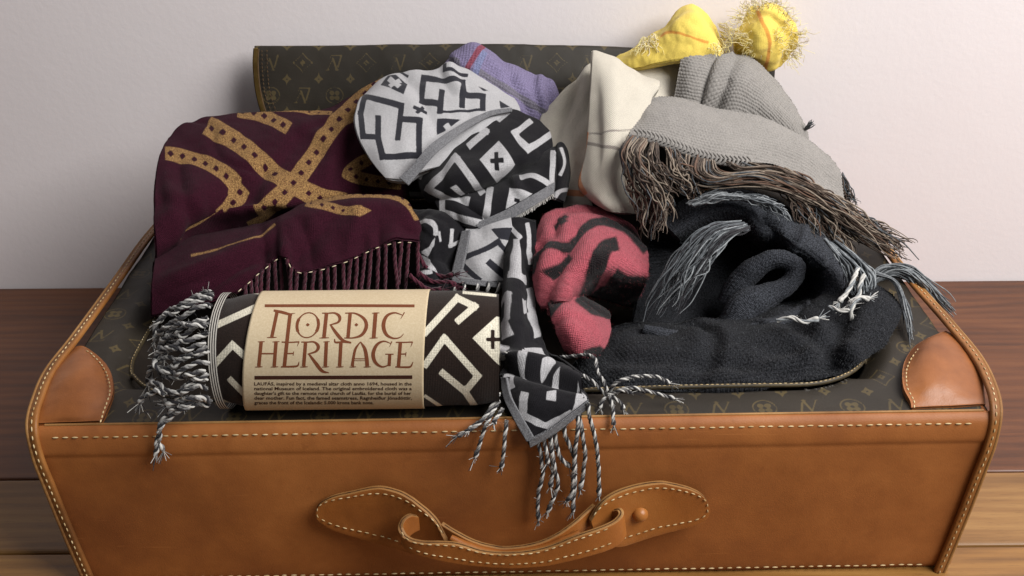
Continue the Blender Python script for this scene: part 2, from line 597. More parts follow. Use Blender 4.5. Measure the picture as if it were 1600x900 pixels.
# ================================================================== the setting
WALL_Y = 0.4935
TABLE_Z = -0.005
def box(name, lo, hi, mat, parent=None, bev=0.0):
    x0, y0, z0 = lo; x1, y1, z1 = hi
    v = [(x0, y0, z0), (x1, y0, z0), (x1, y1, z0), (x0, y1, z0), (x0, y0, z1), (x1, y0, z1), (x1, y1, z1), (x0, y1, z1)]
    f = [(0, 3, 2, 1), (4, 5, 6, 7), (0, 1, 5, 4), (1, 2, 6, 5), (2, 3, 7, 6), (3, 0, 4, 7)]
    ob = mesh_obj(name, v, f, mat, parent, smooth=False)
    if bev:
        bevel(ob, bev, 3)
    return ob

wall = box('wall', (-2.2, WALL_Y, -0.6), (2.2, WALL_Y + 0.1, 2.4), M['wall'])
wall['kind'] = 'structure'

table = empty('wooden_table', (0, 0.1, -0.045), 'brown wooden plank table top under the tan leather suitcase', 'table')
box('plank', (-1.3, 0.130, -0.045), (1.3, WALL_Y - 0.002, TABLE_Z), M['wood_dark'], table, 0.0022)
box('plank', (-1.3, 0.034, -0.045), (1.3, 0.1285, TABLE_Z + 0.0004), M['wood_light'], table, 0.003)
box('plank', (-1.3, -0.115, -0.045), (1.3, 0.0325, TABLE_Z), M['wood_mid'], table, 0.003)
box('plank', (-1.3, -0.285, -0.045), (1.3, -0.1165, TABLE_Z + 0.0003), M['wood_light'], table, 0.003)

# ================================================================== the suitcase
case = empty('suitcase', (0, 0.2, TABLE_Z), 'vintage tan leather and brown monogram canvas suitcase lying open with scarves inside', 'suitcase')
W, H, D = 0.352, 0.1515, 0.425

# front panel: flat leather with a rounded top lip
prof = np.array([(0.006, -0.0045), (0.003, 0.006), (0.0015, 0.05), (0.0, 0.09), (-0.0008, 0.118), (-0.0008, 0.1240), (-0.0008, 0.1258), (-0.0015, 0.1278), (-0.0018, 0.1305), (-0.0015, 0.1348), (-0.0008, 0.1395), (0.0006, 0.1445), (0.0034, 0.1480), (0.0066, 0.1496)])
prof = crom(prof, 110)
xs = np.linspace(-W - 0.0015, W + 0.0015, 220)
X, I = np.meshgrid(xs, np.arange(len(prof)))
Yp = prof[I][..., 0]; Zp = prof[I][..., 1]
bulge = -0.0025 * np.cos(X / W * math.pi / 2) * np.sin(np.clip(Zp / 0.13, 0, 1) * math.pi)
pos = np.stack([X, Yp + bulge, Zp], -1)
dn = 0.0007 * fbm(pos * 22, 5, 3)
pos[..., 1] += dn
taper = 1 - 0.010 * (1 - np.clip(Zp / H, 0, 1))
pos[..., 0] *= taper
solidify(mesh_obj('front_panel', S(pos.reshape(-1, 3)), grid_faces(len(prof), len(xs)), M['leather'], case), 0.003, -1)

def panel_y(x, z):
    """case-space y of the front panel's outer face"""
    y = np.interp(z, prof[:, 1], prof[:, 0])
    return y - 0.0025 * np.cos(np.asarray(x) / W * math.pi / 2) * np.sin(np.clip(np.asarray(z) / 0.13, 0, 1) * math.pi)

# sides, back and base of the body
for sgn in (-1, 1):
    yy, zz = np.meshgrid(np.linspace(0.006, D - 0.006, 60), np.linspace(-0.0045, 0.149, 24))
    xx = sgn * (W - 0.004 + 0.010 * np.sin(np.pi * np.clip(zz / 0.15, 0, 1)) * np.sin(np.pi * yy / D))
    solidify(mesh_obj('side_panel', S(np.stack([xx, yy, zz], -1).reshape(-1, 3)), grid_faces(24, 60), M['leather'], case), 0.003, 0)
xx, zz = np.meshgrid(np.linspace(-W + 0.004, W - 0.004, 60), np.linspace(-0.0045, 0.149, 20))
solidify(mesh_obj('back_panel', S(np.stack([xx, np.full_like(xx, D - 0.004), zz], -1).reshape(-1, 3)), grid_faces(20, 60), M['leather'], case), 0.003, 0)

# ---- top canvas with the zipped opening
def mono(x, y, inv=1.0):
    """printed monogram, x and y in metres -> signed distance in mm"""
    d = np.full(np.shape(x), 9.0)
    TW, TH = 0.066, 0.072
    def loc(cx, cy):
        a = (x - cx + TW / 2) % TW - TW / 2; b = (y - cy + TH / 2) % TH - TH / 2
        return a * 1000, b * 1000
    for cx, cy in ((0.0165, 0.018), (0.0495, 0.018), (0.0165, 0.054), (0.0495, 0.054)):
        a, b = loc(cx, cy)
        r = (np.sqrt(np.abs(a)) + np.sqrt(np.abs(b))) ** 2
        e = np.maximum((r - 8.6) * 0.5, 1.1 - np.hypot(a, b))
        d = np.minimum(d, e)
    for cx, cy in ((0.033, 0.0), (0.0, 0.036)):
        a, b = loc(cx, cy)
        if cy == 0.0:
            q = np.abs(a) ** 0.8 + np.abs(b) ** 0.8
            r = q ** (1 / 0.8)
            d = np.minimum(d, np.abs(r - 11.2) * 0.6 - 0.55)
            r2 = (np.sqrt(np.abs(a)) + np.sqrt(np.abs(b))) ** 2
            d = np.minimum(d, np.maximum((r2 - 6.2) * 0.5, 0.9 - np.hypot(a, b)))
        else:
            R = np.hypot(a, b)
            d = np.minimum(d, np.abs(R - 8.8) - 0.6)
            for an in (45, 135, 225, 315):
                ca, sa = math.cos(math.radians(an)) * 3.9, math.sin(math.radians(an)) * 3.9
                d = np.minimum(d, np.hypot(a - ca, b - sa) - 2.5)
            d = np.maximum(d, 1.0 - R)
    for cx, cy in ((0.0, 0.0), (0.033, 0.036)):
        a, b = loc(cx, cy)
        a = a * inv; b = b * inv
        e = np.minimum(d_box_seg(a, b, (-3.6, 5.0), (-7.2, -8.0), 0.85), d_box_seg(a, b, (-7.2, -8.0), (3.4, -8.0), 0.45))
        e = np.minimum(e, d_box_seg(a, b, (3.4, -8.0), (4.6, -5.2), 0.4))
        e = np.minimum(e, d_box_seg(a, b, (-2.4, 8.0), (1.6, -4.6), 0.95)); e = np.minimum(e, d_box_seg(a, b, (7.4, 8.0), (1.6, -4.6), 0.5))
        e = np.minimum(e, d_box_seg(a, b, (-4.4, 8.2), (-0.2, 8.2), 0.3)); e = np.minimum(e, d_box_seg(a, b, (5.6, 8.2), (9.2, 8.2), 0.3))
        d = np.minimum(d, e)
    return d

def in_open(x, y):
    """rounded opening in case coordinates: signed distance in metres"""
    cx, cy, hx, hy, r = -0.012, 0.225, 0.300, 0.190, 0.075
    qx = np.abs(x - cx) - hx + r; qy = np.abs(y - cy) - hy + r
    return np.hypot(np.maximum(qx, 0), np.maximum(qy, 0)) + np.minimum(np.maximum(qx, qy), 0) - r

nx, ny = 600, 350
xs = np.linspace(-W + 0.001, W - 0.001, nx); ys = np.linspace(0.003, D - 0.004, ny)
X, Y = np.meshgrid(xs, ys)
Zc = 0.1466 + 0.0022 * np.clip((Y - 0.003) / 0.008, 0, 1) + 0.006 * np.clip((Y - 0.015) / 0.085, 0, 1) + 0.0022 * np.clip((Y - 0.012) / 0.03, 0.15, 1) * fbm(np.stack([X * 26, Y * 26, X * 0], -1), 8, 3)
dop = in_open(X, Y)
Zc = Zc - 0.010 * np.clip(1 - np.abs(dop) / 0.02, 0, 1) ** 2 * (Y > 0.05)
gx = (in_open(X + 1e-4, Y) - in_open(X - 1e-4, Y)) / 2e-4; gy = (in_open(X, Y + 1e-4) - in_open(X, Y - 1e-4)) / 2e-4
snap = (dop > 0) & (dop < 0.0018)
Xs, Ys = np.where(snap, X - gx * dop, X), np.where(snap, Y - gy * dop, Y)   # clean cut along the opening
V = S(np.stack([Xs, Ys, Zc], -1).reshape(-1, 3))
F = grid_faces(ny, nx)
keep = (dop.ravel()[F] > 0).all(1)
F = F[keep]
used, inv_ = np.unique(F, return_inverse=True)
solidify(mesh_obj('top_canvas', V[used], inv_.reshape(-1, 4), M['canvas'], case, attrs={'mono': mono(X.ravel()[used] + 0.012, Y.ravel()[used] + 0.0205)}), 0.0016, -1)
# lining: a shallow basin below the opening
bx, by = np.meshgrid(np.linspace(-0.33, 0.33, 60), np.linspace(0.02, 0.418, 40))
bz = 0.045 + 0.10 * np.clip(1 + in_open(bx, by) / 0.05, 0, 1) ** 2
mesh_obj('lining', S(np.stack([bx, by, np.minimum(bz, 0.143)], -1).reshape(-1, 3)), grid_faces(40, 60), M['lining'], case)
# piping round the opening
th = []
for a in np.linspace(0, 2 * math.pi, 240, endpoint=False):
    dx, dy = math.cos(a), math.sin(a)
    lo, hi = 0.0, 0.6
    for _ in range(40):
        mid = (lo + hi) / 2
        if in_open(np.float64(dx * mid - 0.012), np.float64(0.225 + dy * mid)) < 0: lo = mid
        else: hi = mid
    th.append((dx * lo - 0.012, 0.225 + dy * lo))
th = np.array(th + th[:1])
zz = 0.1525 + 0.0035 * np.sin(th[:, 0] * 9) - 0.007 * (th[:, 1] > 0.07)
pp = np.stack([th[:, 0], th[:, 1], zz], -1)
bag = Bag(); bag.tube(S(pp), 0.0018, 8)
bag.build('opening_piping', M['canvas'], case)
stitches('opening_stitching', [S(pp + np.array((0, -0.0004, 0.0018)))], case, M['thread'], 0.0026, 0.0014, 0.00034)

# ---- corner patches: domed leather
def patch(pts, zs, seed):
    rows = []
    for r, zr, bf in zip(pts, zs, (0.0, 0.3, 0.75, 1.0, 1.0, 0.65, 0.15)):
        r = np.asarray(r, float)
        n_ = len(r)
        t = np.linspace(0, 1, n_)
        z = zr + 0.0085 * np.sin(math.pi * t) * bf
        rows.append(np.column_stack([r, z]))
    ob = cloth('corner_patch', rows, M['leather_patch'], case, step=2.5, skirt=0.005, curl=0.1, wr=0.0012, wscale=30, seed=seed, zmode=True, back=(0, 0, -1))
    return rows
lp = patch([[(48, 662), (85, 660), (120, 659), (161, 658)], [(50, 650), (90, 648), (130, 646), (167, 642)], [(59, 622), (100, 618), (140, 616), (177, 614)],
            [(71, 594), (105, 592), (140, 590), (176, 590)], [(89, 569), (115, 568), (140, 567), (167, 570)], [(105, 549), (122, 549), (138, 550), (154, 556)], [(112, 543), (121, 540), (130, 540), (140, 545)]],
           [0.1505, 0.1525, 0.1550, 0.1565, 0.1565, 0.1555, 0.1545], 4)
rp = patch([[(1424, 637), (1460, 635), (1495, 634), (1540, 631)], [(1422, 626), (1460, 620), (1500, 618), (1539, 618)], [(1412, 606), (1450, 598), (1490, 594), (1536, 590)],
            [(1410, 582), (1445, 574), (1480, 570), (1525, 564)], [(1416, 560), (1445, 550), (1472, 545), (1508, 540)], [(1431, 540), (1450, 533), (1470, 530), (1490, 524)], [(1450, 528), (1460, 524), (1470, 520), (1478, 517)]],
           [0.1505, 0.1525, 0.1550, 0.1565, 0.1565, 0.1555, 0.1545], 5)
def zpath(pts, z, n=60):
    q = crom(np.asarray(pts, float), n)
    return PZ(q[:, 0], q[:, 1], z)
stitches('patch_stitching', [zpath([(157, 660), (162, 643), (171, 616), (170, 594), (161, 573), (149, 559), (137, 549), (124, 545)], 0.1600), zpath([(1429, 637), (1428, 626), (1418, 606), (1416, 584), (1422, 563), (1437, 544), (1454, 531)], 0.1600)], case, M['thread'], 0.0036, 0.0020, 0.0006)

# ---- binding along the upright front edges and the side rims
def binding(sgn):
    up = [(sgn * (W - 0.011), 0.001, -0.0045), (sgn * (W - 0.006), -0.0015, 0.05), (sgn * (W - 0.002), -0.003, 0.10), (sgn * (W + 0.001), -0.002, 0.130)]
    if sgn < 0:
        rim = [(-(W + 0.003), 0.006, 0.1515), (-(W + 0.008), 0.035, 0.1560), (-(W + 0.011), 0.07, 0.1575), (-(W + 0.008), 0.12, 0.1575), (-(W + 0.004), 0.22, 0.158), (-(W + 0.001), 0.31, 0.158), (-(W - 0.012), 0.41, 0.158)]
    else:
        rim = [((W + 0.003), 0.006, 0.1515), ((W + 0.009), 0.035, 0.1560), ((W + 0.012), 0.07, 0.1575), ((W + 0.010), 0.12, 0.1575), ((W + 0.005), 0.20, 0.157), ((W + 0.001), 0.31, 0.157), ((W - 0.012), 0.41, 0.157)]
    path = crom(S(np.array(up + rim)), 150)
    upv = np.zeros((150, 3)); a = np.linspace(0, 1, 150)
    bl = np.clip((a - 0.18) / 0.14, 0, 1)[:, None]
    upv = (1 - bl) * np.array((0.15 * sgn, -1.0, 0.1)) + bl * np.array((0.45 * sgn, -0.25, 1.0))
    t, _, _ = frames(path)
    upn = upv - t * (upv * t).sum(1)[:, None]; upn /= np.linalg.norm(upn, axis=1)[:, None]
    sd = np.cross(t, upn) * (1)
    sides = 16
    an = np.arange(sides) * 2 * math.pi / sides
    ca = np.sign(np.cos(an)) * np.abs(np.cos(an)) ** 0.6; sa = np.sign(np.sin(an)) * np.abs(np.sin(an)) ** 0.6
    wv = 0.5 * np.interp(a, (0, 0.25, 0.4, 1), (0.0088, 0.0088, 0.0112, 0.0112))
    v = path[:, None, :] + wv[:, None, None] * ca[None, :, None] * sd[:, None, :] + 0.0022 * sa[None, :, None] * upn[:, None, :]
    mesh_obj('edge_binding', v.reshape(-1, 3), grid_faces(150, sides, 0, True), M['binding'], case)
    # raised bead on the outer side, stitches along the middle
    inner = sd * np.sign((sd * np.array((-sgn, 0, 0))).sum(1)).mean()
    bead = path - inner * (wv * 0.78)[:, None] + upn * 0.0014
    bb = Bag(); bb.tube(bead, 0.0016, 8); bb.build('edge_bead', M['leather_edge'], case)
    stitches('binding_stitching', [path + inner * (wv * 0.35)[:, None] + upn * 0.0026], case, M['thread'], 0.0036, 0.0026, 0.00055)
binding(-1); binding(1)

# ---- stitching on the front panel
xs = np.linspace(-W + 0.012, W - 0.012, 120)
zt = 0.1432
stitches('front_stitching', [S(np.stack([xs, panel_y(xs, np.full_like(xs, zt)) - 0.0004, np.full_like(xs, zt + 0.0002)], -1))], case, M['thread'], 0.0045, 0.0028, 0.00062)
stitches('base_stitching', [S(np.stack([xs * 0.985, panel_y(xs, np.full_like(xs, 0.001)) - 0.0008, np.full_like(xs, 0.001)], -1))], case, M['thread'], 0.0045, 0.0028, 0.0006)
# raw upper edge of the front leather lying on the canvas
bag = Bag()
e = np.stack([xs * 1.02, np.full_like(xs, 0.0072), np.full_like(xs, 0.1496)], -1)
bag.tube(S(e), 0.0011, 6); bag.build('leather_lip', M['leather_edge'], case)

# ---- lid flap, folded back against the wall
lid_rows = [[(404, 112, .4755), (600, 110, .4755), (800, 110, .4755), (1000, 116, .4755), (1205, 138, .4755)],
            [(400, 78, .474), (600, 76, .474), (800, 76, .474), (1000, 82, .474), (1209, 104, .474)],
            [(398, 73, .469), (600, 71, .469), (800, 70, .469), (1000, 77, .469), (1211, 99, .469)],
            [(398, 80, .464), (600, 78, .464), (800, 77, .464), (1000, 84, .464), (1211, 106, .464)],
            [(400, 122, .455), (600, 122, .452), (800, 120, .450), (1000, 124, .452), (1208, 144, .455)],
            [(406, 160, .447), (600, 165, .443), (800, 165, .440), (1000, 170, .443), (1203, 180, .447)],
            [(418, 192, .441), (600, 205, .436), (800, 208, .432), (1000, 210, .436), (1196, 212, .441)],
            [(438, 260, .432), (600, 265, .428), (800, 268, .426), (1000, 268, .428), (1180, 270, .432)],
            [(446, 312, .426), (600, 312, .424), (800, 310, .422), (1000, 308, .424), (1172, 304, .426)]]
def lid_mono(px, py):
    k_ = 1.093 / FPX
    return mono((px - 622) * k_, (98 - py) * k_ * 1.06, -1.0)
lid = cloth('lid', lid_rows, M['canvas'], case, step=1.9, skirt=0.0, wr=0.0015, wscale=16, seed=21, layers={'mono': lid_mono})
solidify(lid, 0.0016, 0)
zp = [(400.5, 76, .4615), (399.5, 100, .456), (401.5, 130, .4505), (406, 155, .446), (412, 176, .442), (419, 196, .439), (428, 225, .431)]
q = crom(zp, 110); zpos = P(q[:, 0], q[:, 1], q[:, 2])
zipper = sweep('zipper', zpos, 0.0064, 0.0012, M['tape'], lid, up=(0.1, -1, 0.2))
bag = Bag()
t, _, _ = frames(zpos)
for i in range(0, 110, 1):
    a = zpos[i] + np.array((0, -0.0012, 0.0003)); sd = np.array((0.0021, 0, 0))
    bag.tube(np.array([a - sd, a, a + sd]), np.array((0.0007, 0.0008, 0.0007)), 6)
ob = bag.build('zip_teeth', M['brass'], zipper); ob['kind'] = 'stuff'
def ppath(pts, n=80, dy=0.0):
    q = crom(np.asarray(pts, float), n)
    return P(q[:, 0], q[:, 1], q[:, 2] + dy)
stitches('lid_stitching', [ppath([(409, 78, .4610), (410, 110, .4545), (413, 140, .4488), (420, 165, .443), (430, 190, .438)]), ppath([(417, 78, .4610), (418, 110, .4540), (421, 140, .4484), (428, 165, .4426), (438, 190, .4376)])], lid, M['tape'], 0.003, 0.0012, 0.0005)

# ---- handle
def loft(name, top, bot, mat, parent, thick, n=90, m=14, edge=None, belly=0.0):
    """a leather piece between two edges given as (px, py, Y)"""
    A = crom(np.asarray(top, float), n) if len(top) != n else np.asarray(top); 
    Ti = np.linspace(0, 1, n)
    def along(pts):
        pts = np.asarray(pts, float)
        return crom_idx(pts[:, None, :], n)[:, 0, :]
    A, B = along(top), along(bot)
    s = np.linspace(0, 1, m)[:, None, None]
    g = A[None] * (1 - s) + B[None] * s
    pos = P(g[..., 0], g[..., 1], g[..., 2] - belly * np.sin(math.pi * s[..., 0]))
    pos = pos + 0.0003 * fbm(pos * 90, 3, 3)[..., None]
    ob = mesh_obj(name, pos.reshape(-1, 3), grid_faces(m, n), [mat, edge or mat], parent)
    md = ob.modifiers.new('thickness', 'SOLIDIFY'); md.thickness = thick; md.offset = 0
    md.material_offset_rim = 1
    bevel(ob, thick * 0.28, 2)
    return ob, A, B

handle_anchor = case
lt_top = [(494.5, 801, -.0105), (499, 788, -.0108), (518, 777, -.0112), (550, 769, -.0116), (590, 762, -.0125), (625, 769, -.0150), (655, 788, -.0190), (680, 811, -.0235), (697, 842, -.0275)]
lt_bot = [(494.5, 804, -.0105), (499, 812, -.0108), (518, 824, -.0112), (550, 835, -.0116), (590, 846, -.0125), (620, 855, -.0150), (650, 863, -.0180), (680, 866, -.0225), (699, 852, -.0275)]
ltab, A, B = loft('handle_tab', lt_top, lt_bot, M['handle'], case, 0.0045, edge=M['leather_edge'])
def inset(A, B, t):
    return A * (1 - t) + B * t
def off(path, d):
    return P(path[:, 0], path[:, 1], path[:, 2] + d)
def stitch_pair(A, B, parent, d=-0.0030, t=0.11, tip=None, lo=2, hi=-2):
    a = inset(A, B, t)[lo:hi]; b = inset(A, B, 1 - t)[lo:hi]
    paths = [off(a, d), off(b, d)]
    if tip == 'start':
        paths = [off(np.vstack([a[::-1], b]), d)]
    if tip == 'end':
        paths = [off(np.vstack([a, b[::-1]]), d)]
    stitches('stitching', paths, parent, M['thread'], 0.0032, 0.0026, 0.00048)
stitch_pair(A, B, ltab, tip='start', lo=5, hi=-4)

rt_top = [(1108, 793, -0.0082), (1101, 778, -0.0086), (1085, 767, -0.0093), (1058, 758, -0.0103), (1025, 754, -0.0116), (990, 760, -0.0142), (960, 771, -0.0180), (938, 787, -0.0218), (922, 812, -0.0252)]
rt_bot = [(1108, 797, -0.0082), (1103, 808, -0.0086), (1088, 818, -0.0093), (1058, 826, -0.0103), (1025, 834, -0.0116), (992, 845, -0.0142), (965, 852, -0.0180), (940, 845, -0.0218), (924, 822, -0.0252)]
rtab, A, B = loft('handle_tab', rt_top, rt_bot, M['handle'], case, 0.0045, edge=M['leather_edge'])
stitch_pair(A, B, rtab, tip='start', lo=5, hi=-4)
# domed rivet
bag = Bag()
c0 = P(np.array(1000.), np.array(803.), np.array(-.0155))
u_, v_ = np.meshgrid(np.linspace(0, 2 * math.pi, 24, endpoint=False), np.linspace(0, math.pi / 2, 9))
dv = np.stack([np.cos(u_) * np.cos(v_) * .0062, -np.sin(v_) * .0062, np.sin(u_) * np.cos(v_) * .0062], -1).reshape(-1, 3)
mesh_obj('rivet', c0 + dv, grid_faces(9, 24, 0, True), M['handle'], rtab)

st_top = [(652, 806, -.0225), (640, 805, -.0265), (629, 813, -.0310), (626, 826, -.0355), (636, 840, -.0400), (660, 847, -.0425), (712, 849, -.0430), (755, 861, -.0430), (800, 864, -.0430), (850, 857, -.0425), (900, 838, -.0405), (935, 826, -.0375), (958, 816, -.0335), (970, 804, -.0285), (967, 796, -.0235), (957, 797, -.0190)]
st_bot = [(654, 826, -.0225), (643, 832, -.0265), (635, 840, -.0310), (633, 850, -.0355), (643, 860, -.0400), (664, 868, -.0425), (712, 878, -.0430), (755, 883, -.0430), (800, 885, -.0430), (850, 882, -.0425), (902, 871, -.0405), (938, 861, -.0375), (962, 851, -.0335), (974, 838, -.0285), (972, 826, -.0235), (962, 822, -.0190)]
strap, A, B = loft('handle_strap', st_top, st_bot, M['handle'], case, 0.0042, n=200, edge=M['leather_edge'])
stitch_pair(A, B, strap, d=-0.0026, t=0.17, lo=40, hi=-38)
ba_top = [(690, 817, -.0220), (712, 831, -.0270), (740, 845, -.0320), (770, 853, -.0345), (800, 855, -.0350), (840, 848, -.0345), (870, 835, -.0320), (895, 818, -.0270), (915, 800, -.0200), (928, 788, -.0150)]
ba_bot = [(a[0] + 2, a[1] + 22, a[2]) for a in ba_top]
inner_strap, A2, B2 = loft('handle_strap', ba_top, ba_bot, M['handle'], case, 0.0040, n=120, edge=M['leather_edge'])
k = N('glue_line', 0.7); M['glue'] = k.done(k.ramp(k.noise(k.coords(), 300.0, 3), [(0.35, lin(58, 34, 16)), (0.65, lin(104, 68, 34))]))
for top_, n_, par_ in ((lt_top, 90, ltab), (rt_top, 90, rtab), (st_top, 200, strap), (ba_top, 120, inner_strap)):   # seam between the two layers of leather
    q = crom_idx(np.asarray(top_, float)[:, None, :], n_)[:, 0, :]
    pp_ = P(q[:, 0], q[:, 1], q[:, 2]); t_, _, _ = frames(pp_)
    up_ = np.cross(t_, np.array((0, 1.0, 0))); up_ *= np.sign(up_[:, 2:3] + 1e-9); up_ /= np.linalg.norm(up_, axis=1)[:, None] + 1e-9
    bag = Bag(); bag.tube(pp_[3:-3] + up_[3:-3] * 0.00012, 0.00042, 6); bag.build('edge_seam', M['glue'], par_)
q = crom(np.array([(704, 840, -.0335), (735, 857, -.0378), (770, 866, -.0392), (800, 868, -.0394), (850, 860, -.0388), (885, 845, -.0362), (906, 832, -.0330)]), 60)
bag = Bag(); bag.tube(P(q[:, 0], q[:, 1], q[:, 2]), np.interp(np.linspace(0, 1, 60), (0, 0.15, 0.85, 1), (0.0025, 0.0044, 0.0044, 0.0025)), 14); bag.build('grip_core', M['handle'], case)

# ================================================================== fabrics
def fabric(name, ground, figure=None, thread=1500.0, weave=0.35, heather=0.25, sheen=0.25, rough=0.9, extra=(), soft=0.9, mottle=None, ribs=None):
    """wool cloth: ground colour, a woven figure from the surface's own pattern attribute, thread relief"""
    k = N(name, rough, 0.06)
    uv = k.coords('UV'); ob = k.coords('Object')
    f1 = k.noise(ob, 900.0, 3, 0.7); f2 = k.noise(ob, 30.0, 4, 0.6)
    def heath(c):
        c = tuple(c[:3])
        d = tuple(x * (1 - heather) for x in c) + (1,); l = tuple(min(1, x * (1 + heather * 1.3)) for x in c) + (1,)
        return k.mix(k.rng(f1, 0.32, 0.68), d, l)
    colour = heath(ground)
    wob = k.math('MULTIPLY', k.math('SUBTRACT', f1, 0.5), 1.7)
    def layer(attr, base, c, mot=None):
        fac = k.rng(k.math('ADD', k.attr(attr), wob), -soft, soft, 1, 0)
        fig = heath(c)
        if mot is not None:
            fig = k.mix(k.rng(k.noise(ob, 1000.0, 2, 0.8), 0.44, 0.60), fig, heath(mot))
        return k.mix(fac, base, fig)
    if figure is not None:
        colour = layer('pat', colour, figure, mottle)
    for attr, c in extra:
        colour = layer(attr, colour, c)
    colour = k.mix(k.rng(f2, 0.25, 0.75, 0.0, 0.16), colour, k.mix(1.0, colour, (0.5, 0.5, 0.5, 1), 'MULTIPLY'))
    wx = k.wave(uv, thread / 6.283, 1.2, 'X'); wy = k.wave(uv, thread / 6.283, 1.2, 'Y')
    hgt = k.math('ADD', k.math('MULTIPLY', k.math('ADD', wx, wy), 0.5), k.math('MULTIPLY', f1, 1.2))
    if ribs:
        hgt = k.math('ADD', hgt, k.math('MULTIPLY', k.wave(k.coords('UV', (1, 1, 1), (0, 0, 0.8)), ribs / 6.283, 0.4, 'X'), 1.6))
    return k.done(colour, rough, k.bump(hgt, weave, 0.0008), sheen)

def yarn(name, *cols):
    k = N(name, 0.9, 0.15)
    n = k.noise(k.coords('Object', (1, 1, 1)), 260.0, 3, 0.7)
    st = [(0.30 + 0.40 * i / max(1, len(cols) - 1), c) for i, c in enumerate(cols)]
    return k.done(k.ramp(n, st), 0.9, k.bump(k.noise(k.coords(), 1600.0, 2), 0.3, 0.0005), 0.2)

BLACK, WHITE = lin(25, 24, 27), lin(166, 165, 167)
M['burgundy'] = fabric('burgundy_wool', lin(46, 15, 27), lin(150, 118, 74), 1500, 0.55, 0.30, 0.02, mottle=lin(92, 62, 44))
M['bw_light'] = fabric('white_ground_wool', WHITE, lin(42, 42, 48), 1700, 0.35, 0.10, 0.1, soft=0.7)
M['bw_dark'] = fabric('black_ground_wool', BLACK, WHITE, 1700, 0.35, 0.18, 0.08, soft=0.7)
M['bw_selvedge'] = fabric('grey_selvedge', lin(112, 112, 115), None, 2600, 0.5, 0.35, 0.1, ribs=2400)
M['roll'] = fabric('dark_brown_wool', lin(38, 29, 25), lin(208, 202, 184), 1700, 0.35, 0.18, 0.1, soft=0.7)
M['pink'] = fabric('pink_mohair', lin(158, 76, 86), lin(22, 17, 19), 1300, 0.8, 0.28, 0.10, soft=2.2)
M['charcoal'] = fabric('lit_charcoal_knit', lin(52, 54, 59), None, 1500, 0.5, 0.75, 0.03)  # lighter copy of the knit: light on the shoulder put into the colour
M['charcoal_shaded'] = fabric('shaded_charcoal_knit', lin(33, 34, 37), None, 1500, 0.5, 0.8, 0.03)  # darker copy for base and hollow: shade of the hollow put into the colour
M['grey'] = fabric('grey_knit', lin(140, 136, 132), None, 1800, 0.3, 0.16, 0.2)
M['white'] = fabric('cream_cloth', lin(208, 201, 187), lin(150, 142, 134), 1900, 0.55, 0.06, 0.10, ribs=1500, extra=(('pat2', lin(214, 150, 112)),))
M['purple'] = fabric('lilac_cloth', lin(120, 112, 142), lin(126, 68, 82), 620, 0.8, 0.28, 0.05, extra=(('pat2', lin(108, 104, 116)), ('pat3', lin(114, 118, 150))))
M['yellow'] = fabric('yellow_cloth', lin(230, 204, 100), lin(214, 150, 70), 1700, 0.3, 0.07, 0.15)
M['yarn_black'] = yarn('black_yarn', lin(30, 29, 32), lin(50, 49, 53))
M['yarn_white'] = yarn('white_yarn', lin(168, 166, 163), lin(206, 204, 198))
M['yarn_mix'] = yarn('mixed_yarn', lin(40, 39, 42), lin(150, 148, 146))
M['yarn_grey'] = yarn('grey_yarn', lin(104, 108, 112), lin(156, 160, 162))
M['yarn_dgrey'] = yarn('dark_grey_yarn', lin(62, 66, 70), lin(100, 104, 108))
M['yarn_burg'] = yarn('burgundy_yarn', lin(58, 22, 34), lin(84, 34, 48))
M['yarn_brown'] = yarn('brown_yarn', lin(56, 46, 40), lin(90, 76, 66))
M['yarn_tan'] = yarn('tan_yarn', lin(116, 102, 90), lin(150, 137, 122))
M['yarn_rust'] = yarn('rust_yarn', lin(88, 66, 54), lin(112, 88, 74))
M['yarn_yellow'] = yarn('pale_yellow_yarn', lin(232, 214, 130), lin(244, 236, 190))
M['yarn_cream'] = yarn('cream_yarn', lin(198, 184, 150), lin(226, 214, 184))

# ------------------------------------------------------------------ strands
def px3(pts, n):
    q = crom(np.asarray(pts, float), n)
    return P(q[:, 0], q[:, 1], q[:, 2])

